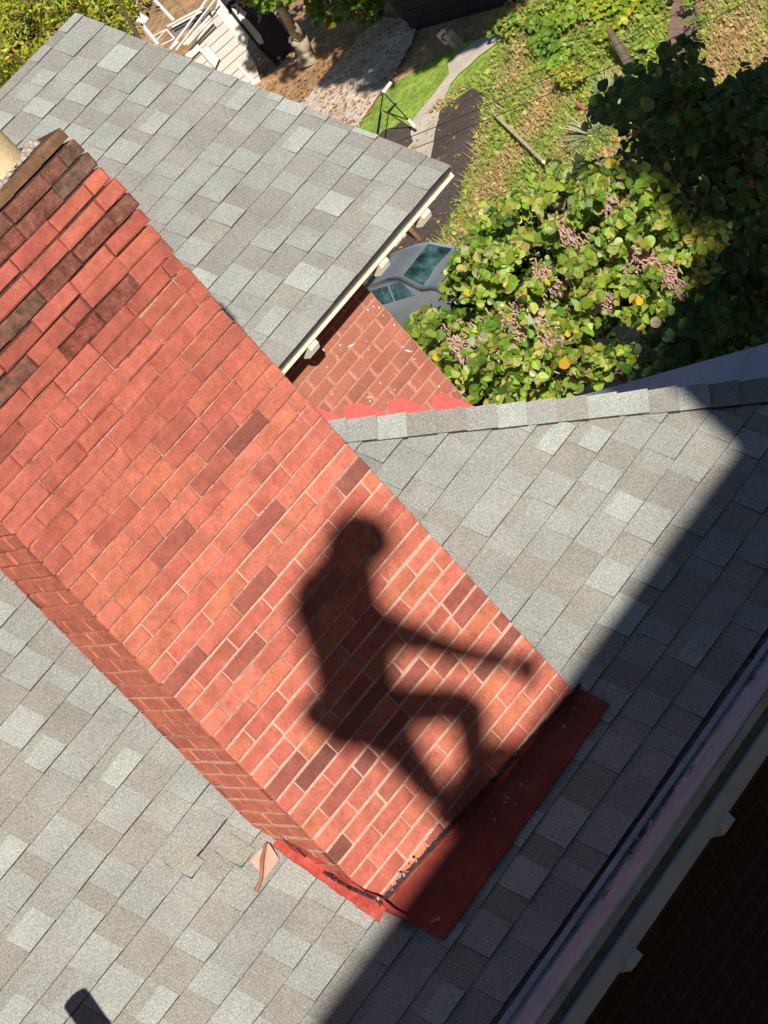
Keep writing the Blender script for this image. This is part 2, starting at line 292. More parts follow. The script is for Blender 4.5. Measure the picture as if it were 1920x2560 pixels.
# hip caps
mb = MB(); h0 = HW(hipx(GE), GE, GZ_+.012); h1 = HW(hipx(11.6), 11.6, GZ_+(11.6-GE)*T44+.012); hd = (h1-h0).normalized()
dA = hd.cross(nA).normalized(); dA = dA if dA.dot(-XH) > 0 else -dA
dB = hd.cross(nB).normalized(); dB = dB if dB.dot(YH) > 0 else -dB
q = 0; Lh = (h1-h0).length; ex = .128; k = 0; r6 = random.Random(3)
while q < Lh:
    base = r6.choice((LT, MD, TN, MD, TN, LT)); kk = r6.uniform(.95, 1.05); base = tuple(c*kk for c in base)
    a = h0+hd*(q+r6.uniform(-.003, .003)); b = h0+hd*(q+ex+.02); up0 = (nA+nB).normalized()
    wA = .115+r6.uniform(-.005, .005)
    for d_, n_ in ((dA, nA), (dB, nB)):
        p = [a+up0*.022, a+up0*.014+d_*.03+n_*.006, a+d_*wA+n_*.014, b+d_*(wA-.004)+n_*.004, b+up0*.006+d_*.03, b+up0*.012]
        mb.face([p[0], p[1], p[4], p[5]], base); mb.face([p[1], p[2], p[3], p[4]], base)
        lo = [x-n_*.018 for x in p]
        mb.face([p[0], p[1], lo[1], lo[0]], (1, 1, 1), 1); mb.face([p[1], p[2], lo[2], lo[1]], (1, 1, 1), 1); mb.face([p[2], p[3], lo[3], lo[2]], (1, 1, 1), 1)
    q += ex
mb.build('hip_cap', ['shingle', 'shedge'], house)
# front box gutter, fascia and brackets (profile in house y / z, run along house x)
def run(mb, prof, x0, x1, m=0, mode='x', dz=0):
    for (a, b) in zip(prof[:-1], prof[1:]):
        if mode == 'x': mb.face([HW(x0, a[0], a[1]), HW(x1, a[0], a[1]), HW(x1, b[0], b[1]), HW(x0, b[0], b[1])], (1, 1, 1), m)
        else: mb.face([HW(a[0], x0, a[1]), HW(a[0], x1, a[1]), HW(b[0], x1, b[1]), HW(b[0], x0, b[1])], (1, 1, 1), m)
g = MB(); NS = 14
def wavy(prof, x0, x1, m):                             # long sheet-metal run with slight waves
    for i in range(NS):
        xa, xb = x0+(x1-x0)*i/NS, x0+(x1-x0)*(i+1)/NS
        wz = lambda x: .0025*math.sin(x*4.1)+.002*math.sin(x*9.7+1)
        for a, b in zip(prof[:-1], prof[1:]):
            g.face([HW(xa, a[0], a[1]+wz(xa)), HW(xb, a[0], a[1]+wz(xb)), HW(xb, b[0], b[1]+wz(xb)), HW(xa, b[0], b[1]+wz(xa))], (1, 1, 1), m)
wavy([(8.74, -4.515), (8.70, -4.530), (8.64, -4.532), (8.594, -4.524)], .3, 7.02, 0)
wavy([(8.594, -4.524), (8.560, -4.520), (8.442, -4.498), (8.436, -4.506)], .3, 7.14, 1)
g.box(HW(.3, 8.60, -4.57), XH*6.7, YH*.14, ZZ*.012, (1, 1, 1), 0)
g.box(HW(.3, GE-.020, GZ_-.030), XH*6.66, YH*.010, ZZ*.020, (1, 1, 1), 1)
gut = g.build('gutter', ['gutter', 'lilac'], house, smooth=False)
b = MB(); b.box(HW(.3, 8.438, -4.545), XH*6.85, YH*.03, ZZ*.036, (1, 1, 1), 0); b.box(HW(.3, 8.456, -4.592), XH*6.85, YH*.03, ZZ*.046, (1, 1, 1), 3)  # second box coloured dark to stand in for setback shade
b.box(HW(.3, 8.434, -4.664), XH*6.85, YH*.035, ZZ*.070, (1, 1, 1), 2); b.box(HW(.3, 8.470, -4.656), XH*6.6, YH*.40, ZZ*.02, (1, 1, 1), 3)
b.build('fascia', ['greenpaint', 'greenpaint', 'band', 'shadewood'], house)
def bracket(xh, yh, z, sx, sy, sz, m, par):
    b = MB(); pr = [(0, 0), (-sy, 0), (-sy*1.02, -sz*.45), (-sy*.8, -sz*.85), (-sy*.45, -sz), (0, -sz*.9)]
    b.prism([HW(xh-sx/2, yh+p[0], z+p[1]) for p in pr], XH*sx); return b.build('bracket', m, par)
for k in range(-4, 5):
    bracket(3.90+.665*k if k < 4 else 6.5, 8.70, -4.657, .052, .284, .078, 'band', house)
dbm = MB(); rq = random.Random(5)
for k in range(60):
    xh_ = rq.choice((4.35, 4.42, 4.6, 3.2, 5.3))+rq.gauss(0, .09); yh_ = rq.uniform(8.61, 8.68); p = HW(xh_, yh_, -4.518); a = rq.uniform(0, 6.28); s_ = rq.uniform(.008, .024)
    e1, e2 = V((math.cos(a), math.sin(a), rq.uniform(-.3, .3))), V((-math.sin(a), math.cos(a), rq.uniform(-.2, .2)))
    dbm.face([p-e1*s_, p-e2*s_*.5+ZZ*.003, p+e1*s_, p+e2*s_*.45+ZZ*.004], rq.choice(((.10, .07, .05), (.16, .10, .07), (.5, .5, .46), (.3, .05, .05), (.08, .07, .06))))
tag(dbm.build('gutter_debris', 'weed', base=HW(4.3, 8.65, -4.52)), 'dead leaves and grit lying in the near roof gutter', 'leaf litter', kind='stuff')
# hip end gutter
g = MB(); run(g, [(6.90, -4.50), (6.93, -4.54), (7.06, -4.54), (7.10, -4.50), (7.50, -4.455), (7.505, -4.52), (7.46, -4.60), (7.3, -4.62)], 8.45, 12.15, 0, 'y')
g.face([HW(6.9, 12.15, -4.5), HW(7.5, 12.15, -4.455), HW(7.46, 12.15, -4.6), HW(6.9, 12.15, -4.62)])
g.face([HW(6.9, 8.45, -4.5), HW(7.5, 8.45, -4.455), HW(7.46, 8.45, -4.6), HW(6.9, 8.45, -4.62)])
g.build('gutter', 'bluegut', house)
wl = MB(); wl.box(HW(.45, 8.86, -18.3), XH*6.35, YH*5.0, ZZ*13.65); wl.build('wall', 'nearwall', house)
# ------------------------------------------------------------------ chimney: every brick is real geometry
SAL, ORG, RED, PUR, DRK = (.61, .190, .132), (.61, .200, .120), (.55, .155, .114), (.39, .122, .096), (.27, .098, .078)
def brick(mb, O, a, n, w, h, col, m=0, ch=.005, dep=.04, j=.0015):
    # O lower left front corner; a along, n outward; z up
    P = lambda x, z, d: O+a*x+ZZ*z+n*d+jit(j)
    o = [P(0, 0, -.004), P(w, 0, -.004), P(w, h, -.004), P(0, h, -.004)]; f = [P(ch, ch, 0), P(w-ch, ch, 0), P(w-ch, h-ch, 0), P(ch, h-ch, 0)]
    bk = [O+a*x+ZZ*z-n*dep for x, z in ((0, 0), (w, 0), (w, h), (0, h))]
    mb.face(f, col, m)
    for k in range(4):
        l = (k+1) % 4; mb.face([o[k], o[l], f[l], f[k]], col, m); mb.face([bk[k], bk[l], o[l], o[k]], col, m)
def palette(r, t=0):
    q = r.random()
    c = SAL if q < .42 else ORG if q < .60 else RED if q < .80 else PUR if q < .94 else DRK
    kk = r.uniform(.9, 1.1); return tuple(v*kk for v in mixc(c, SAL, t))
ch = empty('brick_chimney', V((3.48, 9.6, -4.2)), 'broad salmon red brick chimney with a person\'s shadow across its face', 'chimney')
X0, X1, Y0, Y1 = 2.884, 4.070, 9.367, 9.815
core = MB(); bk = MB(); rb = random.Random(21); PT = .07; z = -2.228+.07*13; row = 0
zt = z; CXv, CYv = V((1, 0, 0)), V((0, 1, 0))
z = -1.218-PT
while z > -4.55:
    # corbel courses near the top step out, the four above step back
    idx = round((-1.218-z)/PT)                       # 1 = top course
    out = {1: .006, 2: .010, 3: .014, 4: .026, 5: .026, 6: .016, 7: .008, 8: .004}.get(idx, 0) + (.006 if idx < 12 and rb.random() < .3 else 0)
    jx = rb.uniform(-.003, .003)
    x0, x1, y0, y1 = X0-out, X1+out+(jx if idx < 20 else 0), Y0-out*.5, Y1+out
    jt = .010 if idx < 7 else .0065 if idx < 13 else .0065+.0024*min(1, (idx-13)/18)                # bed joint
    rec = .020 if idx < 10 else .011-.0075*min(1, max(0, (idx-12)/16))+rb.uniform(-.001, .001)
    m_ = 1 if idx <= 2 or idx in (5,) else 0
    for (O, a, n, L) in ((V((x0, y0, z)), CXv, -CYv, x1-x0), (V((x0, y1, z)), -CYv, -CXv, y1-y0), (V((x1, y0, z)), CYv, CXv, y1-y0), (V((x1, y1, z)), -CXv, CYv, x1-x0)):
        if abs(n.x) > .5: O = O+a*.0065; L -= .013
        p = 0; hd = (row % 2 == 0); first = True
        while p < L-.02:
            wd = .103 if ((first and hd) or (not first and rb.random() < .07)) else .2045
            wd += rb.uniform(-.004, .004); rem = L-p-wd
            if rem < .06: wd = L-p
            elif rem < .16 and rem > .06: pass
            vj = rb.uniform(.003, .0065) if p+wd < L-.01 else 0
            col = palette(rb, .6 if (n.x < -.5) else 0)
            if n.x < -.5: col = mixc(col, (.68, .20, .125), .65)  # left face more orange, and brightened in colour to offset weak sun
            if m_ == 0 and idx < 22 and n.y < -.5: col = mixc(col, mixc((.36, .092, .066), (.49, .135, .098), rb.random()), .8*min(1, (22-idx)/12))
            mm = m_ if (m_ == 0 or rb.random() < .8) else 0
            if idx in (3, 7, 8, 9, 12) and rb.random() < .16: mm = 1
            if mm: col = mixc((.26, .072, .052), (.15, .095, .07), rb.random())
            off = rb.uniform(-.002, .002)+(rb.uniform(-.008, .005) if idx < 11 else 0)
            if n.y < -.5 and p < .01: off = 0
            brick(bk, O+a*p+n*off+ZZ*rb.uniform(-.0008, .0008)*(4 if idx < 10 else 1), a, n, wd-vj, PT-jt, col, mm, ch=.005 if idx > 14 else .008, j=.0016 if idx > 14 else .0028)
            p += wd; first = False
    if idx > 12: pass
    core.box(V((x0+rec, y0+rec, z-.002)), CXv*(x1-x0-2*rec), CYv*(y1-y0-2*rec), ZZ*(PT-.0005 if idx > 1 else PT-.004), (1, 1, 1), 1 if idx < 9 else 2 if idx < 18+rb.random()*13 else 0)
    z -= PT; row += 1
bk.build('brickwork', ['brick', 'mossbrick'], ch); core.build('mortar', ['mortar', 'gap', 'mortar2'], ch)
cp = MB()
for k in range(8):
    xa, xb = 2.83+k*.155, 2.83+(k+1)*.155
    cp.box(V((xa, Y0-.012, -1.214+.002*math.sin(k*2.1))), V((xb-xa+.0005, 0, .002*math.sin(k))), V((0, .47, 0)), V((0, .008, .046)))
cp.build('coping', 'cap', ch)
wash = MB(); r8 = random.Random(4)
for k in range(260):                                 # crumbling cement wash under the pot
    a = r8.uniform(0, 6.28); d = r8.uniform(.13, .26); c = V((3.76+math.cos(a)*d*1.2, 9.60+math.sin(a)*d*.85, -1.168+r8.uniform(0, .02)*(1.3-d*4)))
    c.y = min(max(c.y, 9.38), 9.8); s = r8.uniform(.008, .022); wash.cyl(c, c+V((0, 0, s*.8)), s, s*.5, 6)
wash.cyl(V((3.70, 9.6, -1.17)), V((3.70, 9.6, -1.135)), .24, .18, 20)
wash.build('cement_wash', 'flake', ch)
pot = MB(); n = 28
for (ra, za, rb_, zb) in ((.188, -1.155, .184, -1.02), (.184, -1.02, .196, -1.01), (.196, -1.01, .196, -.96), (.196, -.96, .15, -.96), (.15, -.96, .15, -1.1)):
    pot.cyl(V((3.79, 9.59, za)), V((3.79, 9.59, zb)), ra, rb_, n, caps=False)
o = pot.build('chimney_pot', 'pot', ch, smooth=True)
o['label'] = 'cream clay pot on the chimney top'
# flashing
def sheet(mb, c00, c10, c11, c01, nu, nv, n, amp, seed, m=0, edge=.0):
    r = random.Random(seed); ph = [r.uniform(0, 6) for _ in range(6)]
    def P(i, j):
        u, v = i/nu, j/nv; p = (c00*(1-u)+c10*u)*(1-v)+(c01*(1-u)+c11*u)*v
        hh = amp*(math.sin(u*17+ph[0]+v*3)+.6*math.sin(u*31+ph[1])+.5*math.sin(v*9+u*7+ph[2]))
        e = V((0, 0, 0))
        if j == 0 and edge: e = (c01-c00).normalized()*edge*math.sin(u*23+ph[3])*math.sin(u*51+ph[4])
        return p+n*hh+e
    g = [[P(i, j) for j in range(nv+1)] for i in range(nu+1)]
    for i in range(nu):
        for j in range(nv): mb.face([g[i][j], g[i+1][j], g[i+1][j+1], g[i][j+1]], (1, 1, 1), m)
    for i in range(nu): mb.face([g[i][0]-n*.01, g[i+1][0]-n*.01, g[i+1][0], g[i][0]], (1, 1, 1), m)
zA = lambda yh: GZ_+(yh-GE)*T44
def onA(xh, yh, up=.0): return HW(xh, yh, zA(yh))+nA*up
def wA(x, y, up=0.): h = WH((x, y, 0)); return onA(h.x, h.y, up)
fl = MB(); fl_n = nA
sheet(fl, onA(3.60, 8.905, .022), onA(4.79, 8.918, .022), wA(4.085, 9.352, .02), wA(2.872, 9.352, .02), 40, 12, nA, .0014, 3, edge=.0015)
sheet(fl, wA(2.872, 9.354, .018), wA(4.085, 9.354, .018), wA(4.085, 9.356, .065), wA(2.872, 9.356, .065), 30, 3, -CYv, .002, 8)
fl.build('front_flashing', 'redpan', ch)
sf = MB()
sheet(sf, wA(2.828, 9.33, .020), wA(2.855, 9.72, .022), wA(2.884, 9.72, .03), wA(2.884, 9.34, .03), 26, 4, nA, .0025, 5, edge=.003)
sf.build('side_flashing', 'redpaint', ch); sf = MB()
sheet(sf, wA(2.884, 9.26, .02), wA(2.884, 9.70, .02), wA(2.878, 9.70, .11)+V((0, 0, 0)), wA(2.878, 9.26, .10), 22, 4, -CXv, .004, 6)
sf.build('side_flashing', 'redpaint', ch); sf = MB()
sheet(sf, wA(4.09, 9.47, .02), wA(4.08, 9.85, .02), wA(4.07, 9.85, .04), wA(4.07, 9.47, .04), 22, 3, nA, .001, 7)
sf.build('side_flashing', 'redpaint', ch)
tr = MB(); r9 = random.Random(8)
for i in range(150):                                 # tar bead along the foot of the front face and up the left corner
    u = i/150; x = 2.89+1.18*u; p = wA(x, 9.351, .066+r9.uniform(-.008, .01)); s = r9.uniform(.004, .011)
    tr.cyl(p-V((s, 0, 0)), p+V((s*1.6, -.003, r9.uniform(-.006, .006))), s*.8, s*.5, 6)
for i in range(40):
    u = i/40; p = wA(2.868-.02*math.sin(u*5), 9.34+.42*u, .10-.03*u+r9.uniform(-.008, .008)); s = r9.uniform(.004, .009)
    if u < .45 or u > .62: tr.cyl(p, p+V((0, .014, .012)), s*.8, s*.6, 6)
tr.build('sealant_bead', 'tar', ch)
fk = MB()
for i in range(46):
    t = r9.random()
    if t < .35: p = wA(3.02+r9.gauss(0, .05), 9.352, .09+r9.gauss(0, .02)); nn = -CYv
    elif t < .6: p = onA(4.70+r9.gauss(0, .05), 9.0+r9.gauss(0, .02), .028); nn = nA
    elif t < .8: p = onA(4.2+r9.gauss(0, .06), 8.99+r9.gauss(0, .012), .028); nn = nA
    else: p = onA(3.66+r9.gauss(0, .03), 8.95+r9.gauss(0, .01), .03); nn = nA
    s = r9.uniform(.002, .008); e = nn.orthogonal().normalized(); f2 = nn.cross(e)
    fk.face([p+nn*.004+e*s*r9.uniform(.5, 1.6)*math.cos(k)+f2*s*r9.uniform(.5, 1.6)*math.sin(k) for k in (0, 1.1, 2.3, 3.5, 4.9)])
fk.build('paint_flakes', 'flake', ch)
# loose bent flashing at the back left corner
lo = MB(); q = [(625, 2152), (664, 2106), (700, 2150), (655, 2200)]
def pxA(u, v, up): r = ray(u, v); k = nA.dot(OA+nA*up)/nA.dot(r); return r*k
lo.face([pxA(625, 2152, .03), pxA(648, 2178, .012), pxA(660, 2115, .05)]); lo.face([pxA(648, 2178, .012), pxA(662, 2196, .014), pxA(660, 2115, .05)]); lo.face([pxA(662, 2196, .014), pxA(698, 2148, .03), pxA(672, 2108, .06), pxA(660, 2115, .05)])
for qd in (((412, 2156), (478, 2194), (512, 2152), (447, 2112)), ((538, 2128), (603, 2166), (640, 2124), (578, 2084))):
    lt_ = MB(); P4 = [pxA(*qd[0], .021), pxA(*qd[1], .021), pxA(*qd[2], .016), pxA(*qd[3], .016)]; Q4 = [P4[0]-nA*.012, P4[1]-nA*.012]
    md_ = P4[0].lerp(P4[1], .45)+nA*.004+(P4[0]-P4[3]).normalized()*.006
    lt_.face([P4[0], md_, P4[1], P4[2], P4[3]], (.36, .36, .31)); lt_.face([Q4[0], Q4[1], P4[1], md_, P4[0]], (1, 1, 1), 1); lt_.face([P4[1], Q4[1], P4[2]], (1, 1, 1), 1)
    lt_.build('lifted_shingle', ['shingle', 'shedge'], house)
o = lo.build('loose_flashing', 'pinkflash', ch)
lf = MB(); lf.tube([pxA(664, 2108, .07), pxA(655, 2150, .05), pxA(652, 2200, .03), pxA(640, 2228, .018)], [.005, .009, .006, .011], 7); lf.build('curled_strip', 'rust', ch)
# ------------------------------------------------------------------ far wing: roof, wall, eave
EY, EZ = 11.55, -3.03; T43 = math.tan(math.radians(43)); c43, s43 = math.cos(math.radians(43)), math.sin(math.radians(43))
fw = empty('brick_wing', HW(6.3, 13.3, -18), 'red brick wing behind the chimney with small grey gable roof and cream eave brackets', 'house')
upF = (YH*c43+ZZ*s43).normalized(); nF = (-YH*s43+ZZ*c43).normalized(); RL = 7.612
slope = (13.34-EY)/c43
mb = MB(); shingles(mb, HW(0, EY, EZ), XH, upF, nF, 0, slope, lambda s: (4.9, RL), seed=33)
RZ = EZ+1.79*T43
mb.face([HW(4.9, EY, EZ-.012), HW(RL-.004, EY, EZ-.012), HW(RL-.004, 13.34, RZ-.012), HW(4.9, 13.34, RZ-.012)], TN, 1)
mb.face([HW(4.9, 13.34, RZ), HW(RL, 13.34, RZ), HW(RL, 15.13, EZ), HW(4.9, 15.13, EZ)], MD, 0)
mb.build('roof', ['shingle', 'shedge'], fw)
b = MB(); b.box(HW(4.9, EY+.008, EZ-.046), XH*(RL-4.9-.02), YH*.02, ZZ*.019, m=0); b.box(HW(4.9, EY+.03, EZ-.046), XH*(RL-4.9-.04), YH*.40, ZZ*.02, m=1); b.box(HW(4.9, EY+.014, EZ-.022), XH*(RL-4.9-.02), YH*.03, ZZ*.012, m=1)
b.prism([HW(RL-.03, EY+.02, EZ-.05), HW(RL-.03, EY+.02, EZ-.014), HW(RL-.03, 13.34, RZ-.015), HW(RL-.03, 15.1, EZ-.03), HW(RL-.03, 15.1, EZ-.07), HW(RL-.03, 13.34, RZ-.06)], XH*.02, m=0)
b.build('fascia', ['cream', 'shadewood'], fw)
for u, v in ((782, 878), (943, 655), (1043, 528)):
    r = WH(ray(u, v)); k = (EY+.07)/r.y; bracket(r.x*k, EY+.125, EZ-.046, .062, .10, .066, 'cream', fw)
WY = 11.93; wb = MB(); wc = MB(); z = EZ-.10; row = 0; rw = random.Random(12)
while z > -5.0:
    p = 5.0+(row % 2)*-.1
    while p < 7.0:
        wd = .205; a0 = max(p, 5.0); a1 = min(p+wd, 7.004)
        if a1-a0 > .02:
            c = mixc(palette(rw), (.40, .155, .11), .65); t = min(1, max(0, (z+3.5)/.4)); c = mixc(c, (.36, .19, .115), .45*t)
            brick(wb, HW(a0, WY, z), XH, -YH, a1-a0-.009, PT-.010, c, 0, j=.0008)
        p += .2135
    z -= PT; row += 1
wb.build('brickwork', 'wallbrick', fw)
wc.box(HW(5.0, WY+.0035, -5.05), XH*2.0, YH*.1, ZZ*(5.05+EZ-.04)); wc.build('mortar', 'wallmortar', fw)
wl = MB(); wl.box(HW(4.95, WY+.10, -18.3), XH*2.05, YH*3.0, ZZ*(18.3+EZ-.06))
wl.prism([HW(7.0, WY+.1, EZ-.06), HW(7.0, 13.34, RZ-.09), HW(7.0, 14.9, EZ-.06)], -XH*2.0); wl.build('wall', 'farwall', fw)
sfz = MB()                                            # red step flashing painted up the wall along the hip
x = 5.45
def zhip(x): return -3.56-(x-6.33)*.80+.065
pts = []
while x < 7.0:
    w_ = rw.uniform(.17, .21); hgt = rw.uniform(.08, .11)
    zb = zhip(x); zb2 = zhip(x+w_)
    c1, c2 = x+w_*.25, x+w_*.62
    sfz.face([HW(x, WY-.009, zb-.5), HW(min(x+w_, 7.003), WY-.009, zb2-.5), HW(min(x+w_, 7.003), WY-.009, zb2-.02), HW(min(c2, 7.0), WY-.009, zhip(c2)+hgt*.8), HW(min(c1, 6.99), WY-.009, zhip(c1)+hgt*.75), HW(x, WY-.009, zb-.015)])
    x += w_
sfz.build('step_flashing', 'pinkpaint', fw)
fk = MB()
for i in range(70):
    x = rw.uniform(6.25, 6.98); z = rw.uniform(-4.0, -3.2); s = rw.choice((.003, .004, .005, .007)); L_ = rw.choice((1, 1, 1.5, 4)) if i < 20 else 1; a = rw.uniform(0, 3.1)
    e1, e2 = XH*math.cos(a)+ZZ*math.sin(a), -XH*math.sin(a)+ZZ*math.cos(a); p = HW(x, WY-.006, z)
    fk.face([p-e1*s*L_, p-e2*s*.8, p+e1*s*L_, p+e2*s*.8])
fk.build('paint_flecks', 'fleck', fw)
# ------------------------------------------------------------------ vent pipe below the frame (its shadow reaches in)
P = pxA(190, 2496, 0); top = P+SUN*1.05; h = WH(top); bz = zA(h.y)
vp = empty('vent_pipe', V((top.x, top.y, bz)), 'grey vent pipe on the near roof casting the short dark shadow at lower left', 'pipe')
b = MB(); b.cyl(V((top.x, top.y, bz-.1)), top, .052, .052, 20); b.build('pipe', 'pipe', vp, smooth=False)
b = MB(); b.cyl(V((top.x, top.y, bz-.02)), V((top.x, top.y, bz+.14)), .12, .06, 20); b.build('collar', 'gutter', vp)
# ------------------------------------------------------------------ upper house the photographer sits on (out of frame, throws the big shadow)
uh = empty('upper_house', HW(0, -3, -18), 'taller brick house behind the camera whose roof edge shades the near roof, its tower and pitch added to block sky', 'house')
ZE = -.178; YE = .075
b = MB(); b.box(HW(-7, -6, -18.2), XH*8.5, YH*(6+YE-.03), ZZ*(18.2+ZE-.04)); b.box(HW(1.5, -6, -18.2), XH*3.7, YH*(6+YE-.03), ZZ*(18.2+1.2)); b.box(HW(-10, -1.1, -18.2), XH*6.2, YH*(1.1+YE-.05), ZZ*(18.2+7)); b.box(HW(5.2, -6, -18.2), XH*6, YH*(6+YE-.03), ZZ*(18.2+3.1)); b.build('wall', 'nearwall', uh)  # left tower added to block sky; right blocks sized to shade the trees
b = MB(); b.prism([HW(-7, YE, ZE-.05), HW(-7, YE, ZE), HW(-7, -9, ZE+.40*9), HW(-7, -9, ZE-.05)], XH*8.44); b.box(HW(1.47, -6, 1.2), XH*3.7, YH*(6+YE), ZZ*.08)  # roof pitched up behind the edge to block low sky
b.prism([HW(5.1, -6, 3.1), HW(11.4, -6, 3.1), HW(8.2, -6, 6.0)], YH*(6+YE)); b.build('roof', 'roofmem', uh)
b = MB(); b.box(HW(1.44, -.42, ZE), XH*.64, YH*.5, ZZ*(1.8-ZE)); b.build('chimney', 'nearwall', uh)
# ------------------------------------------------------------------ the photographer
def J(zx, zy, dy=0):          # silhouette point on the chimney face (zoom grid) -> body point near the camera
    u, v = 660+zx*.4822, 1200+zy*.4822; r = ray(u, v); P = r*(Y0/r.y); h = ray(1325, 1672); H_ = h*(Y0/h.y); p = P-H_
    return V((p.x+SUN.x/SUN.y*dy, dy, p.z+SUN.z/SUN.y*dy))
def skin(name, verts, edges, radii, m, parent, root=0):
    me = bpy.data.meshes.new(name); b = V(parent['_b']) if parent is not None else verts[0]
    me.from_pydata([tuple(v-b) for v in verts], edges, []); me.materials.append(MT[m])
    o = bpy.data.objects.new(name, me); scene.collection.objects.link(o); md = o.modifiers.new('skin', 'SKIN'); o.modifiers.new('sub', 'SUBSURF').render_levels = 2
    for i, r in enumerate(radii): me.skin_vertices[0].data[i].radius = (r, r) if not isinstance(r, tuple) else r
    me.skin_vertices[0].data[root].use_root = True
    if parent is not None: o.parent = parent
    return o
def body(name, chains, m, parent, vox=.012, grow=0):
    b = MB()
    for ch_2 in chains:
        for k, (p, r) in enumerate(ch_2):
            r += grow
            for i in range(6):                       # joint sphere
                for j in range(12):
                    def Q(i, j): t, f = math.pi*i/6, 2*math.pi*j/12; return p+V((math.sin(t)*math.cos(f), math.sin(t)*math.sin(f), math.cos(t)))*r
                    q4 = [Q(i, j), Q(i+1, j), Q(i+1, j+1), Q(i, j+1)]
                    b.face(q4[1:] if i == 0 else q4[:3] if i == 5 else q4)
            if k: b.cyl(ch_2[k-1][0], p, ch_2[k-1][1]+grow, r, 12)
    o = b.build(name, m, parent); md = o.modifiers.new('remesh', 'REMESH'); md.mode = 'VOXEL'; md.voxel_size = vox; md.use_smooth_shade = True
    sm = o.modifiers.new('smooth', 'SMOOTH'); sm.iterations = 4; sm.factor = .5
    return o
tor = [(J(440, 1230), .112), (J(475, 1020), .137), (J(440, 820), .150), (J(372, 640), .150), (J(410, 530), .118)]
bum = [(J(430, 1230), .105), (J(290, 1210), .060)]
nek = [(J(400, 540), .08), (J(440, 440), .092), (J(450, 330), .094), (J(515, 300), .096), (J(560, 325), .076)]
ar1 = [(J(400, 650, .10), .085), (J(500, 700, .12), .076), (J(640, 790, .12), .060), (J(800, 825, .08), .047), (J(1000, 888, .04), .038), (J(1200, 932, 0), .030), (J(1290, 955, -.01), .026)]
ar2 = [(J(390, 650, -.14), .06), (J(500, 980, -.18), .044), (J(640, 1130, -.16), .03), (J(720, 1140, -.15), .028)]
lgB = [(J(470, 1200, .07), .095), (J(760, 1170, .10), .066), (J(1000, 1165, .10), .057), (J(1068, 1200, .10), .054), (J(1087, 1400, .06), .042), (J(1125, 1560, .03), .037)]
ftB = [(J(1112, 1560, .03), .035), (J(1190, 1600, .06), .032)]
lgA = [(J(480, 1240, -.07), .092), (J(680, 1355, -.08), .068), (J(775, 1490, -.06), .053), (J(865, 1610, -.03), .046)]
ftA = [(J(880, 1600, -.03), .044), (J(960, 1700, .02), .036)]
per = empty('person', V((J(900, 1650).x, 0, ZE)), 'person crouched on the roof edge, one arm stretched out holding the camera phone', 'person')
body('body', [tor, bum, nek, ar1, ar2, lgB, lgA, ftA, ftB], 'skin', per, grow=.012)
body('shirt', [tor, ar1[:4], ar2[:2]], 'shirt', per, grow=.020)
body('trousers', [tor[:1], bum, lgB, lgA], 'jeans', per, grow=.021)
hc = J(500, 305); fd = V((.75, .35, -.55)).normalized(); upv = V((-.1, 0, .9)); sd = fd.cross(upv).normalized()
hb = MB()
for i in range(14):
    for k in range(20):
        def Q(i, k): a = math.pi*i/14; t = 2*math.pi*k/20; return hc-fd*.018+upv*.012+V((math.sin(a)*math.cos(t)*.118, math.sin(a)*math.sin(t)*.106, math.cos(a)*.102))
        c = (Q(i, k)+Q(i+1, k+1))/2
        if (c-hc).dot(fd) < .045 and (c-hc).dot(ZZ) > -.06: hb.face([Q(i, k), Q(i+1, k), Q(i+1, k+1), Q(i, k+1)])
hb.build('hair', 'hair', per)
fc = MB(); fo = hc+fd*.098
fc.cyl(fo+upv*.01, fo+fd*.022-upv*.03, .008, .014, 8); fc.build('nose', 'skin', per)
for s in (-1, 1):
    b = MB(); b.cyl(hc+fd*.088+sd*.033*s+upv*.012, hc+fd*.097+sd*.033*s+upv*.012, .013, .009, 10); b.build('eye', 'chrome', per)
    b = MB(); b.cyl(hc+sd*.092*s, hc+sd*.104*s, .03, .024, 10); b.build('ear', 'skin', per)
b = MB(); b.box(hc+fd*.092-upv*.058-sd*.025, sd*.05, fd*.008, upv*.008); b.build('mouth', 'taillight', per)
# hand: palm and five fingers closed round the phone
palm = J(1300, 958, -.01); cam_f = ray(960, 1280); xr = V(RM[0]); yd = V(RM[1]); pc = -cam_f*.012
ph = MB(); ph.box(pc-xr*.033-yd*.068-cam_f*.009, xr*.066, yd*.13, cam_f*.007)
o = ph.build('phone', 'phone', base=pc); tag(o, 'black phone held out in the crouching person\'s hand', 'phone')
fing = [[(palm, .020), (pc-xr*.03+yd*.03-cam_f*.03, .019), (pc-xr*.03+yd*.0-cam_f*.03, .018)]]
for i in range(4):
    b0 = pc-xr*.045+yd*(.045-.023*i)-cam_f*.02; ln = (.9, 1, .95, .75)[i]
    fing.append([(b0, .0095), (b0+xr*.005+cam_f*.016*ln, .0085), (b0+xr*.028*ln+cam_f*.014, .0075)])
fing.append([(pc-xr*.03-cam_f*.024+yd*.05, .012), (pc-cam_f*.022+yd*.055, .010), (pc+xr*.02-cam_f*.020+yd*.05, .009)])
body('hand', fing, 'skin', per, vox=.0035)
for e in ((J(1160, 1600, .10), V((.16, .05, 0))), (J(980, 1700, .02), V((.16, .03, 0)))):
    b = MB(); a = V((e[0].x-.08, e[0].y-.04, max(ZE, e[0].z-.05))); 
    b.prism([a, a+V((.26, 0, 0)), a+V((.27, 0, .04)), a+V((.12, 0, .10)), a+V((0, 0, .09))], V((0, .09, 0))); b.build('shoe', 'phone', per)
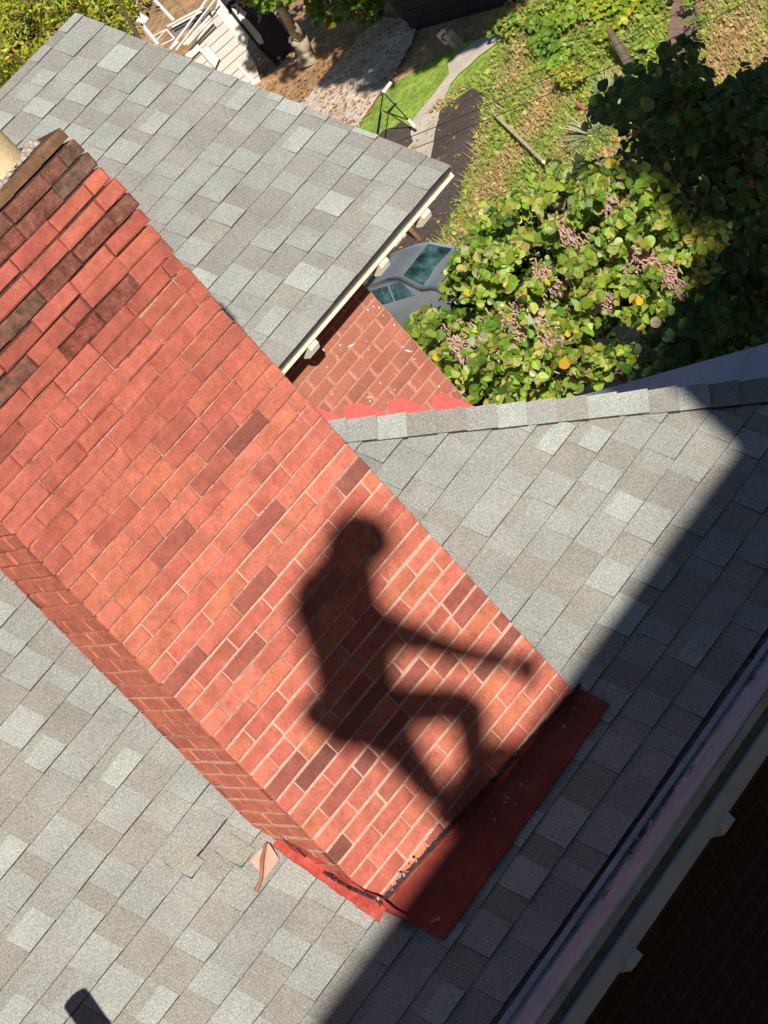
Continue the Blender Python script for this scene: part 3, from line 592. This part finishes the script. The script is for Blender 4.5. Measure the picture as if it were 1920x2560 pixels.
# ------------------------------------------------------------------ foliage
def leaf(mb, p, n, sz, col, kind='round', r=rnd):
    n = n.normalized(); e = n.orthogonal().normalized(); a = r.uniform(0, 6.28); f = n.cross(e); d = e*math.cos(a)+f*math.sin(a); g = n.cross(d)
    if kind == 'round':
        cup = n*sz*.2
        tip, base = p+d*sz*.52, p-d*sz*.42
        for s_ in (1, -1):
            pp = [p+d*sz*a+g*(sz*b*s_)+cup*c for a, b, c in ((.40, .20, .5), (.22, .39, 1.1), (-.03, .47, 1.35), (-.28, .41, 1.2), (-.47, .20, .6))]
            mb.face([base, tip]+pp if s_ > 0 else [tip, base]+pp[::-1], col)
    elif kind == 'long':
        mb.face([p-d*sz*.5, p+g*sz*.17+n*sz*.04, p+d*sz*.5-n*sz*.05, p-g*sz*.17+n*sz*.04], col)
    else:
        mb.face([p-d*sz*.45-g*sz*.2, p+d*sz*.1-g*sz*.35, p+d*sz*.5, p+d*sz*.15+g*sz*.35, p-d*sz*.4+g*sz*.25], col)
def crown(mb, centers, per_c, rad, sz, cols, kind, seed, flat=.55, up=.5, jn=.42):
    r = random.Random(seed)
    for c in centers:
        rr = rad*r.uniform(.6, 1.25); tint = r.uniform(.8, 1.15)
        for k in range(per_c):
            d = V((r.gauss(0, 1), r.gauss(0, 1), r.gauss(0, 1))).normalized()
            if d.dot(SUN+ZZ*.5) < -.2: d = -d
            q = c+V((d.x, d.y, d.z*flat))*rr*r.uniform(.55, 1.05)
            n = d*.55+SUN*.45+ZZ*up+V((r.gauss(0, jn), r.gauss(0, jn), r.gauss(0, jn)))
            t = r.random(); acc = 0; col = cols[0][1]
            for wgt, cc in cols:
                acc += wgt
                if t < acc: col = cc; break
            col = tuple(x*tint*r.uniform(.8, 1.2) for x in col)
            leaf(mb, q, n, sz*r.uniform(.45, 1.25), col, kind, r)
def limbs(mb, base, forks, r0, rr, seed):
    r = random.Random(seed)
    for f in forks:
        m1 = base.lerp(f, .35)+V((r.uniform(-.3, .3), r.uniform(-.3, .3), .4)); m2 = base.lerp(f, .7)+V((r.uniform(-.3, .3), r.uniform(-.3, .3), .3))
        mb.tube([base, m1, m2, f], [r0, r0*.6, r0*.35, rr], 8)
sc = 1.1573
def D2(P): return [(a*sc, b*sc) for a, b in P]
polyT = D2([(962, 612), (985, 560), (1015, 485), (1060, 450), (1130, 430), (1200, 380), (1290, 375), (1400, 385), (1450, 440), (1520, 480), (1560, 510), (1570, 560), (1500, 620), (1420, 680), (1380, 720), (1360, 770), (1300, 800), (1220, 850), (1130, 850), (1060, 880), (1000, 880), (945, 800), (905, 735), (885, 700), (910, 690), (975, 710), (1020, 670), (985, 650)])
gapsT = D2([(1235, 735), (1330, 690), (1390, 700), (1380, 760), (1300, 770)])
cs = []; r1 = random.Random(77)
while len(cs) < 350:
    u, v = samp(polyT)
    if inpoly(u, v, gapsT) and r1.random() < .85: continue
    D = 33+r1.gauss(0, 1.0); cs.append(ray(u, v)*D)
bT = V((14.3, 29.0, -18.0)); cs_mid = sum(cs, V((0, 0, 0)))/len(cs); bT = V((cs_mid.x, cs_mid.y, gz(cs_mid.x, cs_mid.y)))
GRN = [(.27, (.19, .31, .035)), (.31, (.32, .43, .05)), (.21, (.46, .54, .12)), (.08, (.12, .22, .035)), (.015, (.80, .62, .04)), (.045, (.58, .56, .14)), (.07, (.50, .56, .28))]
tt = empty('broadleaf_tree', bT, 'sunlit tree with round yellow-green leaves and dried pink seed clusters, overhanging the parked car', 'tree')
mb = MB(); crown(mb, cs, 22, .24, .118, GRN, 'round', 5, up=.2, jn=.68); 
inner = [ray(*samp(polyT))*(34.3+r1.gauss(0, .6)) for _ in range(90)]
crown(mb, inner, 18, .4, .13, [(1, (.05, .10, .02))], 'round', 6)  # inner leaves darkened in colour to imitate shade within the crown
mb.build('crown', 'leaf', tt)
mb = MB(); fk_ = cs_mid-ZZ*.9+V((.25, .9, 0)); limbs(mb, fk_, [c+V((.1, .5, -.1)) for c in cs[::14]], .045, .010, 3); mb.tube([bT, fk_], [.16, .06], 12); mb.build('trunk', 'bark', tt)
for (u, v) in D2([(1140, 675), (1060, 740), (1195, 730), (1205, 765), (1310, 440), (1250, 600), (1225, 500), (1390, 560), (1290, 640), (1100, 700), (985, 745), (1440, 590), (1180, 600), (1330, 555)]):
    b = MB(); c = ray(u, v)*31.9; rr = random.Random(int(u))
    for k in range(120):
        p = c+V((rr.gauss(0, .06), rr.gauss(0, .06), rr.gauss(0, .13))); q = p+V((rr.uniform(-.05, .05), rr.uniform(-.05, .05), rr.uniform(-.09, -.01))); b.cyl(p, q, .011, .007, 4, col=mixc((.82, .56, .48), (.55, .33, .27), rr.random()))
    b.build('seed_cluster', 'weed', tt)
# dark shaded tree on the right
polyD = D2([(1335, 225), (1360, 185), (1390, 165), (1470, 90), (1505, 110), (1480, 180), (1530, 215), (1600, 200), (1690, 130), (1760, 300), (1760, 820), (1500, 850), (1400, 850), (1395, 760), (1440, 710), (1520, 640), (1590, 560), (1580, 490), (1500, 430), (1440, 350), (1380, 330), (1345, 300), (1320, 270)])
cs = []
while len(cs) < 300:
    u, v = samp(polyD); cs.append(ray(u, v)*(39+r1.gauss(0, 1.3)))
m = sum(cs, V((0, 0, 0)))/len(cs); bD = V((m.x, m.y, gz(m.x, m.y)))
td = empty('shaded_tree', bD, 'dark green tree standing in full shade at the right edge, beyond the sunlit tree', 'tree')
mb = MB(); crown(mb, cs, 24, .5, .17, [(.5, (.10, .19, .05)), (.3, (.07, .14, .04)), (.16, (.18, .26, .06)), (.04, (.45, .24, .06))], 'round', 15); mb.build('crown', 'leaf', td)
mb = MB(); fk_ = m-ZZ*1.5+V((.3, 1.2, 0)); limbs(mb, fk_, [c+V((.1, .6, 0)) for c in cs[::18]], .07, .015, 4); mb.tube([bD, fk_], [.2, .09], 12); mb.build('trunk', 'bark', td)
# yellow-green tree behind the far roof
polyL = [(-60, -60), (380, -60), (345, 60), (330, 110), (260, 130), (190, 110), (60, 240), (-60, 330)]
cs = [ray(*samp(polyL))*(60+r1.gauss(0, 2.2)) for _ in range(330)]; m = sum(cs, V((0, 0, 0)))/len(cs); bL = V((m.x, m.y, gz(m.x, m.y)))
tl = empty('yellowing_tree', bL, 'bright yellow-green tree behind the left end of the far shingled roof', 'tree')
mb = MB(); crown(mb, cs, 26, .42, .17, [(.35, (.44, .50, .035)), (.25, (.30, .40, .03)), (.22, (.60, .58, .06)), (.10, (.12, .19, .02)), (.05, (.60, .32, .10)), (.03, (.7, .55, .38))], 'long', 25)
crown(mb, [ray(*samp(polyL))*(63.5+r1.gauss(0, 1)) for _ in range(120)], 16, .8, .26, [(1, (.03, .05, .012))], 'long', 26); mb.build('crown', 'leaf2', tl)  # back layer of near-black leaves paints the shaded gaps
mb = MB(); limbs(mb, V((bL.x, bL.y, bL.z+3)), cs[::24], .18, .02, 5); mb.cyl(bL, V((bL.x, bL.y, bL.z+3.1)), .25, .18, 12); mb.build('trunk', 'bark', tl)
# tree at top centre: pale trunk by the cream house
tb = G(772, 165); t1 = ray(757, 118)*(tb.length-.1)
tc_ = empty('yard_tree', tb, 'tree with pale knotted trunk on leaf litter beside the cream-sided house', 'tree')
polyC = [(560, -90), (960, -90), (945, 30), (930, 62), (905, 70), (885, 40), (850, 30), (830, 60), (800, 62), (775, 40), (765, 60), (755, 20), (700, 25), (690, 45), (668, 60), (655, 35), (618, 20)]
dC = tb.length-2; cs = [ray(*samp(polyC))*(dC+r1.gauss(0, 1.2)) for _ in range(120)]
mb = MB(); crown(mb, cs, 22, .45, .24, [(.4, (.13, .27, .03)), (.3, (.20, .34, .04)), (.2, (.30, .38, .06)), (.06, (.55, .16, .05)), (.04, (.06, .12, .02))], 'lobed', 35); mb.build('crown', 'leaf2', tc_)
mb = MB(); tk = [tb, ray(762, 130)*tb.length, ray(748, 92)*(tb.length-.3), ray(726, 60)*(tb.length-1), ray(690, 0)*(tb.length-3), ray(640, -90)*(tb.length-5)]; mb.tube(tk, [.34, .25, .22, .15, .12, .10], 12)
kn = ray(737, 100)*(tb.length-.4); mb.tube([ray(750, 108)*tb.length, kn, ray(745, 78)*(tb.length-.4)], [.16, .2, .08], 10); mb.build('trunk', 'palebark', tc_, smooth=True)
# unseen crown added above the frame, laid out to shade lane and yard
cs = []
shp = [(905, 95), (960, 30), (1040, -40), (1300, -40), (1290, 40), (1210, 95), (1140, 125), (1080, 160), (1010, 150), (965, 215), (900, 200), (850, 185), (812, 205), (850, 150)]
for _ in range(230):
    u, v = samp(shp); cs.append(G(u, v)+SUN*(17+r1.gauss(0, 1.5)))
shp2 = [(640, 130), (690, 60), (760, 50), (900, 40), (880, 100), (830, 130), (760, 190), (690, 175), (650, 170)]
for _ in range(55):
    u, v = samp(shp2)
    if not (735 < u < 800 and v > 80): cs.append(G(u, v)+SUN*(15+r1.gauss(0, 1)))
m = sum(cs, V((0, 0, 0)))/len(cs); bS = V((m.x+3, m.y-3, gz(m.x+3, m.y-3)))
ts = empty('shade_crown', bS, 'unseen leaf crown added above the frame to cast shade on the lane and yard', 'tree')
mb = MB(); crown(mb, cs, 34, .55, .30, [(.6, (.10, .2, .03)), (.4, (.16, .26, .04))], 'lobed', 45); mb.build('crown', 'leaf2', ts)
# weeds on the bank
wp = [(1085, 300), (1110, 262), (1150, 235), (1195, 205), (1225, 180), (1250, 110), (1310, 60), (1350, 20), (1420, -20), (1690, -20), (1650, 200), (1760, 210), (1765, -20), (1990, -20), (1990, 760), (1100, 760), (1108, 600), (1150, 533), (1164, 474), (1186, 420), (1199, 346), (1223, 252), (1190, 222), (1130, 262), (1105, 290)]
mb = MB(); rk = random.Random(31)
for k in range(46000):
    u, v = samp(wp); p = G(u, v)
    dry = (math.sin(u*.021+1)*math.sin(v*.017)+math.sin(u*.05+v*.031))*.5+rk.gauss(0, .5)+.12; 
    if u > 1780: dry += .7*(v > 60)
    if v < 190 and u > 1380 and u < 1650: dry -= .7
    if dry > .55: c = mixc((.78, .56, .28), (.46, .27, .13), rk.random())
    elif dry > 0: c = mixc((.30, .33, .08), (.62, .57, .22), rk.random())
    else: c = mixc((.16, .30, .04), (.50, .58, .10), rk.random())
    if rk.random() < .02: c = (.65, .52, .05)
    n = V((rk.gauss(0, .6), rk.gauss(0, .6), 1))+SUN*.6; sz = rk.uniform(.06, .15)*(1.4 if dry < -.4 else 1)
    hgt = rk.uniform(.02, .25)+(.35*rk.random() if (v < 170 and 1300 < u < 1650) else 0)
    if rk.random() < .5: leaf(mb, p+ZZ*hgt, n, sz, c, 'lobed', rk)
    else:
        q = p+V((rk.gauss(0, .1), rk.gauss(0, .1), 0)); s_ = V((rk.gauss(0, 1), rk.gauss(0, 1), 0)).normalized()*.02; mb.face([q-s_, q+s_, q+V((rk.gauss(0, .1), rk.gauss(0, .1), hgt+.18))], c)
o = mb.build('bank_weeds', 'weed', base=G(1500, 300)); tag(o, 'green and dry straw-coloured weeds covering the bank', 'weeds', kind='stuff')
mb = MB()
for k in range(1500):                                 # fallen leaves on the yard and lane
    t = rk.random()
    u, v = samp([(600, 330), (640, 215), (740, 150), (900, 60), (1060, 50), (1000, 190), (900, 320)]) if t < .62 else samp([(1000, 330), (1090, 290), (1190, 215), (1223, 252), (1150, 530), (1100, 600), (1000, 640), (900, 560)])
    if t >= .62 and rk.random() < .6: continue
    leaf(mb, G(u, v, .10)+ZZ*.03, V((rk.gauss(0, .3), rk.gauss(0, .3), 1)), rk.uniform(.07, .14), mixc((.66, .46, .10), (.45, .22, .08), rk.random()), 'lobed', rk)
tag(mb.build('fallen_leaves', 'weed', base=G(850, 250)), 'yellow and brown fallen leaves over the yard and lane', 'leaves', kind='stuff')
# shrubs on the bank
for i, (reg, nc, sz_, cols_, lab) in enumerate((
    ([(1400, 60), (1470, 10), (1640, -10), (1660, 60), (1600, 110), (1520, 150), (1440, 130)], 46, .17, [(.5, (.42, .50, .05)), (.35, (.24, .38, .04)), (.15, (.70, .62, .06))], 'large yellow-green shrub at the top edge, left of the stone steps'),
    ([(1255, 90), (1300, 60), (1400, 60), (1400, 95), (1340, 110), (1270, 130)], 26, .15, [(.5, (.26, .38, .06)), (.3, (.50, .50, .08)), (.2, (.14, .22, .04))], 'low olive shrub beside the end of the sidewalk'),
    ([(1370, 110), (1450, 90), (1500, 110), (1470, 170), (1400, 200), (1370, 160)], 26, .16, [(.6, (.18, .34, .04)), (.4, (.30, .44, .06))], 'fresh green shrub in the middle of the bank below the yellow one'),
    ([(1420, 215), (1490, 215), (1500, 260), (1450, 270)], 12, .13, [(.5, (.62, .58, .07)), (.5, (.34, .42, .05))], 'small yellow shrub just above the spiky yuccas'),
    ([(1665, 30), (1760, 10), (1780, 60), (1775, 130), (1765, 60)], 6, .13, [(1, (.22, .34, .05))], 'narrow green shrub against the right side of the steps'))):
    rs_ = random.Random(50+i); cs = []
    for _ in range(nc):
        u, v = samp(reg); cs.append(G(u, v)+ZZ*rs_.uniform(.15, .8))
    m = sum(cs, V((0, 0, 0)))/len(cs); gb = V((m.x, m.y, gz(m.x, m.y))); es = empty('bank_shrub', gb, lab, 'shrub', 'shrubs on the bank')
    mb = MB(); crown(mb, cs, 26, .30, sz_, cols_, 'lobed', 60+i); mb.build('foliage', 'leaf2', es)
    mb = MB(); [mb.tube([gb, gb.lerp(c, .5)+jit(.1), c], [.03, .02, .01], 5) for c in cs[::6]]; mb.build('stems', 'bark', es)
# yuccas
for i, (u, v, n_, L_, lab) in enumerate(((1497, 350, 80, 1.0, 'larger spiky yucca in full sun on the bank'), (1530, 245, 40, .7, 'smaller grey-green yucca at the edge of the dark tree'), (1552, 312, 40, .8, 'half-hidden yucca right beside the larger spiky one'))):
    b = MB(); c = G(u, v)+ZZ*.12; ry = random.Random(i)
    for k in range(n_):
        a = ry.uniform(0, 6.28); el = ry.uniform(.05, 1.1); d = V((math.cos(a)*math.cos(el), math.sin(a)*math.cos(el), math.sin(el))); s_ = d.cross(ZZ).normalized()*.022; L2 = L_*ry.uniform(.7, 1.1)
        b.face([c-s_*.6, c+s_*.6, c+d*L2*.6+s_, c+d*L2-ZZ*.05, c+d*L2*.6-s_], mixc((.24, .34, .16), (.62, .64, .40), ry.random()))
    tag(b.build('yucca_plant', 'yucca', base=G(u, v)), lab, 'plant', 'yuccas on the bank')
# steps at top right
st = empty('garden_steps', G(1710, 190), 'flight of brown stone steps climbing the bank at the top right', 'steps')
for k in range(13):
    t0, t1 = k/13, (k+1)/13
    L0 = (1664+30*t0, 205-225*t0); R0 = (1752+10*t0, 205-225*t0); 
    a, b_ = G(*L0), G(*R0); L1 = (1664+30*t1, 205-225*t1); R1 = (1752+10*t1, 205-225*t1); c_, d_ = G(*R1), G(*L1)
    b = MB(); b.prism([a, b_, c_, d_], ZZ*(.12+.03*(k % 2))); b.build('step', 'steps', st)
# bleached pole, posts, stump
def pole(name, a, b_, r0, m, lab, cat, group=None, r1=None):
    q = MB(); q.tube([a, a.lerp(b_, .5)+jit(.01), b_], [r0, r0, r1 or r0], 8); return tag(q.build(name, m, base=a), lab, cat, group)
pole('wooden_pole', G(1262, 316)+ZZ*.38, G(1396, 448)+ZZ*.55, .045, 'stick', 'long bleached wooden pole lying on the weedy bank', 'pole')
for (u, v, h_, lab) in ((1345, 72, 1.0, 'faded red post nearest the lane at the top of the bank'), (1472, 38, 1.1, 'faded red post at the very top edge of the picture'), (1484, 292, .55, 'short faded red post leaning beside the yucca')):
    a = G(u, v); pole('fence_post', a, a+V((-.05, .1, h_)), .045, 'pinkpost', lab, 'post', 'faded red posts on the bank')
a = G(1594, 200); pole('weathered_post', a, a+V((.35, .1, 1.35)), .13, 'bark', 'thick grey weathered post standing in dry weeds on the bank', 'post', r1=.08)
a = G(1462, 180); pole('pink_ribbon', a+ZZ*.15, a+V((.5, .35, .35)), .03, 'pinkpost', 'pink-red bent strip lying in the middle of the bank', 'ribbon')
a = G(1053, 603); pole('wooden_post', a, ray(1010, 557)*(a.length-.6), .06, 'rust', 'brown wooden post leaning beside the parked car', 'post')
# border stones
for i, (u, v, s_, lab) in enumerate(((1012, 588, .34, 'largest buff border stone, beside the brown post'), (995, 612, .26, 'middle buff border stone'), (975, 630, .24, 'lowest buff border stone, next to the car roof'), (1035, 560, .24, 'uppermost buff border stone under the eave corner'))):
    b = MB(); c = G(u, v)+ZZ*.1; rs = random.Random(i)
    pts = [c+V((math.cos(a)*s_*rs.uniform(.8, 1.1), math.sin(a)*s_*rs.uniform(.8, 1.1), 0)) for a in (0, .8, 1.6, 2.5, 3.3, 4.1, 5.1)]; b.prism([p-ZZ*.1 for p in pts], ZZ*.28)
    tag(b.build('border_stone', 'stone', base=c), lab, 'stone', 'buff border stones by the car')
# traffic sign
sb = G(1139, 126); sg = empty('street_sign', sb, 'small white sign with red ring on a thin post by the sidewalk', 'sign')
tp = ray(1112, 92)*(sb.length-.1); b = MB(); b.cyl(sb, V((sb.x, sb.y, tp.z+.1)), .022, n=8); b.build('post', 'pipe', sg)
nn = (-ray(1112, 92)+XH*.25).normalized(); e = ZZ.cross(nn).normalized(); f_ = nn.cross(e); tp = V((sb.x, sb.y, tp.z))+nn*.03
b = MB(); b.prism([tp+e*x+f_*y for x, y in ((-.14, -.19), (.14, -.19), (.15, .16), (.10, .19), (-.14, .19))], nn*.008); b.build('sign_plate', 'chrome', sg)
b = MB(); b.cyl(tp+nn*.009-f_*.02, tp+nn*.013-f_*.02, .11, n=20); b.build('red_disc', 'taillight', sg)
b = MB(); b.cyl(tp+nn*.013-f_*.03, tp+nn*.017-f_*.03, .055, n=16); b.build('white_disc', 'chrome', sg)
b = MB(); a = G(1150, 120); b.box(a+V((-.12, -.12, 0)), V((.24, 0, 0)), V((0, .24, 0)), ZZ*.55); tag(b.build('utility_marker', 'stone', base=a), 'squat grey utility marker beside the sign post', 'marker')
# metal A-frame on the lawn edge
A_, B_, C_, D_, E_ = ray(958, 231)*74, ray(941, 345)*71.0, ray(1022, 300)*73.5, ray(953, 283)*73.2, ray(944, 345)*71.2
fr = empty('metal_frame', G(955, 300), 'thin black metal triangular frame with pale end blocks over the lawn edge', 'frame')
b = MB(); [b.cyl(p, q, .018, n=6) for p, q in ((A_, B_), (A_, C_), (C_, D_+V((.08, 0, .0))), (D_, E_))]; b.build('bars', 'black', fr)
for p, q in ((A_, ray(978, 205)*74), (C_, ray(1038, 318)*73.4)): b = MB(); b.cyl(p, q, .055, .045, 8); b.build('end_block', 'conc', fr)
# power lines
for i, (a, b_, lab) in enumerate((((700, 490), (2050, -90), 'lower of two thin dark wires crossing the bank'), ((800, 425), (1900, -85), 'upper of two thin dark wires crossing the bank'))):
    q = MB(); n_ = 24; pts = []
    for k in range(n_+1):
        t = k/n_; P_ = ray(a[0]*(1-t)+b_[0]*t, a[1]*(1-t)+b_[1]*t)*(46+4*t); P_.z -= .9*4*t*(1-t)*.25; pts.append(P_)
    q.tube(pts, [.008]*(n_+1), 6); tag(q.build('power_line', 'wire', base=pts[0]), lab, 'wire', 'overhead wires')
# ------------------------------------------------------------------ parked car (rear towards the camera)
rt = None; r_ = ray(1014, 650); t = 60
for _ in range(400):
    P_ = r_*t
    if P_.z < gz(P_.x, P_.y)+1.44: break
    t += .05
cb = V((P_.x, P_.y, gz(P_.x, P_.y))); ca = math.radians(6); cx, cy = HW(math.cos(ca), math.sin(ca), 0), HW(-math.sin(ca), math.cos(ca), 0); sl_ = GA*.9
cy = (cy+ZZ*.10).normalized(); cz = cx.cross(cy)
co = cb-cy*1.25-ZZ*.06
def K(x, y, z): return co+cx*x+cy*y+cz*z
car = empty('parked_car', co, 'silver grey hatchback parked under the sunlit tree, rear window and left side showing', 'car')
prof = [(0, .35), (-.03, .62), (.06, .92), (.28, 1.0), (.62, 1.03), (1.15, 1.42), (1.6, 1.47), (2.5, 1.42), (3.2, .98), (4.2, .80), (4.35, .55), (4.3, .3)]
def hw(z): return .86-.20*max(0, (z-.92)/.55)
b = MB(); stn = [(-1, 0), (-.93, 1), (0, 1)]
for s in (-1, 1):
    for k in range(len(prof)-1):
        (ya, za), (yb, zb) = prof[k], prof[k+1]
        b.face([K(s*hw(za), ya, za), K(s*hw(zb), yb, zb), K(0, yb, zb+.03), K(0, ya, za+.03)][::s])
    low = [(y, .28) for y, _ in prof]
    for k in range(len(prof)-1):
        (ya, za), (yb, zb) = prof[k], prof[k+1]; 
        ma, mb2 = min(za, .92), min(zb, .92)
        b.face([K(s*.80, ya, .25), K(s*.80, yb, .25), K(s*.88, yb, (ma+.25)/2), K(s*.88, ya, (ma+.25)/2)][::-s]); b.face([K(s*.88, ya, (ma+.25)/2), K(s*.88, yb, (ma+.25)/2), K(s*hw(mb2), yb, mb2), K(s*hw(ma), ya, ma)][::-s])
        if za > .92 or zb > .92: b.face([K(s*hw(.92), ya, min(za, .92)), K(s*hw(.92), yb, min(zb, .92)), K(s*hw(zb), yb, zb), K(s*hw(za), ya, za)][::-s])
b.face([K(-.8, -.02, .25), K(.8, -.02, .25), K(.86, -.03, .62), K(-.86, -.03, .62)])
o = b.build('body', 'carpaint', car, smooth=True); md = o.modifiers.new('weld', 'WELD'); md.merge_threshold = .005; md = o.modifiers.new('sub', 'SUBSURF'); md.render_levels = 2; md.levels = 2
b = MB(); b.face([K(-.66, .64, 1.065), K(.66, .64, 1.065), K(.56, 1.10, 1.40), K(-.56, 1.10, 1.40)]); b.prism([K(-.66, .64, 1.07), K(.66, .64, 1.07), K(.56, 1.10, 1.41), K(-.56, 1.10, 1.41)], cz*.02-cy*.015); b.build('rear_window', 'glass', car)
b = MB(); b.prism([K(-.56, 2.56, 1.42), K(.56, 2.56, 1.42), K(.68, 3.12, 1.06), K(-.68, 3.12, 1.06)], cz*.02); b.build('windscreen', 'glass', car)
for s in (-1, 1):
    for (y0, y1, y2, y3) in ((.85, 1.55, 1.55, 1.15), (1.62, 2.35, 2.35, 1.62)):
        b = MB(); zt_, zb_ = 1.36, 1.0
        b.prism([K(s*(hw(zb_)+.004), y0, zb_), K(s*(hw(zb_)+.004), y1+(.35 if y0 > 1 else 0), zb_), K(s*(hw(zt_)+.004), y2, zt_), K(s*(hw(zt_)+.004), y3, zt_)], cx*s*.01); b.build('side_window', 'glass', car)
    b = MB(); b.box(K(s*.62-.09*(1+s*.2), -.045, .66), cx*.2, cy*.06, cz*.2); b.build('tail_light', 'taillight', car)
    for y in (.75, 3.45):
        b = MB(); b.cyl(K(s*.74, y, .31), K(s*.88, y, .31), .31, n=20); wo = b.build('wheel', 'tyre', car); b = MB(); b.cyl(K(s*.87, y, .31), K(s*.892, y, .31), .19, n=14); b.build('rim', 'chrome', wo)
b = MB(); b.box(K(-.26, -.05, .70), cx*.52, cy*.03, cz*.12); b.build('number_plate', 'chrome', car)
b = MB(); b.box(K(-.82, -.08, .30), cx*1.64, cy*.1, cz*.22); b.build('bumper', 'carpaint', car)
# ------------------------------------------------------------------ cream house at top left: a vertical wall plane facing the light
g0 = G(640, 212); dn = HW(-.55, -.83, 0).normalized(); da_ = ZZ.cross(dn).normalized()    # wall normal towards camera, along-wall axis
def W_(u, v, off=0):
    r = ray(u, v); k = dn.dot(g0+dn*off)/dn.dot(r); return r*k
ch_ = empty('cream_house', g0, 'small cream clapboard house with white trim and gable darkened in colour for its shade behind the far roof', 'house')
wpoly = [(470, 240), (487, 120), (498, 82), (512, 40), (545, 20), (575, 60), (614, 116), (640, 165), (655, 215), (600, 300), (520, 300)]
b = MB(); b.prism([W_(*p) for p in wpoly], -dn*.6); b.build('wall', 'siding', ch_)
b = MB(); pl = [W_(*p) for p in wpoly]
zlo, zhi = min(p.z for p in pl), max(p.z for p in pl)
for k in range(60):                                   # clapboard laps
    z = zlo+.12+k*.27; a = W_(480, 200)
    if z > zhi: break
    u0, v0 = 0, 0
    segs = []
    n_ = len(pl)
    for i in range(n_):
        p, q = pl[i], pl[(i+1) % n_]
        if (p.z-z)*(q.z-z) < 0: segs.append(p.lerp(q, (z-p.z)/(q.z-p.z)))
    if len(segs) >= 2: segs.sort(key=lambda s: s.dot(da_)); b.cyl(segs[0]+dn*.02, segs[-1]+dn*.02, .014, n=4)
b.build('clapboard_lap', 'shadewood', ch_)
b = MB(); b.prism([W_(*p, .06) for p in ((538, 26), (545, 0), (560, 2), (622, 84), (618, 118), (600, 108))], -dn*.1); b.build('white_trim', 'white', ch_)
b = MB(); b.prism([W_(*p, .08) for p in ((590, 162), (597, 160), (642, 205), (636, 214))], -dn*.06); b.build('white_trim', 'white', ch_)
b = MB(); b.tube([W_(553, -4, .2), W_(604, 62, .2), W_(648, 118, .2), W_(694, 164, .2)], [.05, .05, .05, .05], 6); b.build('downpipe', 'black', ch_)
b = MB(); b.prism([W_(*p, .03) for p in ((562, 2), (600, -30), (690, 40), (735, 105), (690, 160), (660, 130), (622, 84))], -dn*.8); b.build('shade_painted_gable', 'sidingd', ch_)  # shade on this wall is painted as dark colour
b = MB(); b.prism([W_(*p, .06) for p in ((567, 18), (585, 22), (620, 50), (652, 88), (660, 108), (648, 112), (622, 82))], -dn*.03); b.build('white_wall_patch', 'white', ch_)
b = MB(); b.prism([W_(*p, .35) for p in ((499, 127), (517, 112), (548, 146), (537, 171))], -dn*.3); o = b.build('window_unit', 'white', ch_)
b = MB(); b.prism([W_(*p, .3) for p in ((463, 139), (492, 108), (504, 121), (479, 145))], -dn*.3); o = b.build('cabinet', 'conc', ch_)
pr_ = empty('porch_railing', G(420, 250), 'weathered white porch railing and rafters beside the cream house', 'railing')
b = MB()
for a, c, r0 in (((385, -2), (434, 50), .06), ((418, 66), (508, 18), .035), ((430, 68), (505, 28), .03), ((520, -5), (425, 122), .035), ((540, -5), (440, 125), .03), ((356, 62), (395, 110), .07), ((383, 90), (416, 73), .02), ((392, 100), (416, 73), .02), ((416, 73), (436, 96), .03), ((436, 96), (404, 112), .02), ((460, 112), (525, 40), .045), ((468, 112), (530, 46), .03), ((426, 122), (446, 104), .035)):
    b.cyl(W_(*a, 1.0), W_(*c, 1.0), r0, n=6)
b.build('rail', 'white', pr_)
b = MB(); b.prism([W_(*p, .5) for p in ((425, 80), (440, 62), (520, 20), (528, 32), (480, 70), (430, 95))], -dn*.2); b.build('deck', 'shadewood', pr_)
b = MB(); b.prism([W_(*p, .9) for p in ((336, 40), (352, 32), (372, 46), (362, 58), (345, 62))], -dn*.3); tag(b.build('white_box', 'white', base=W_(350, 50)), 'white box among the leaves at the left of the porch railing', 'box')
# dark house in the shade across the lane
d0, d1 = G(1035, 78), G(1330, -5); dd = (d1-d0); bkv = V((-dd.y, dd.x, 0)).normalized()*6; bkv = bkv if bkv.x > 0 else -bkv
dh = empty('dark_house', (d0+d1)/2, 'dark purple-brown house in deep shade across the lane', 'house')
b = MB(); b.prism([d0-ZZ*.5, d1-ZZ*.5, d1-ZZ*.5+bkv, d0-ZZ*.5+bkv], ZZ*5.5); b.build('wall', 'sidingd', dh)  # wall colour kept very dark so it reads as shaded
b = MB()
for k in range(18): b.box(d0+ZZ*(.1+.28*k)-bkv*.004, dd, bkv*.003, ZZ*.02)
b.build('clapboard_lap', 'black', dh)
# ------------------------------------------------------------------ lift everything so the yard lies at z = 0
for o in scene.objects:
    if o.parent is None and o.type in ('MESH', 'EMPTY'): o.location.z += OZ
    if '_b' in o: del o['_b']
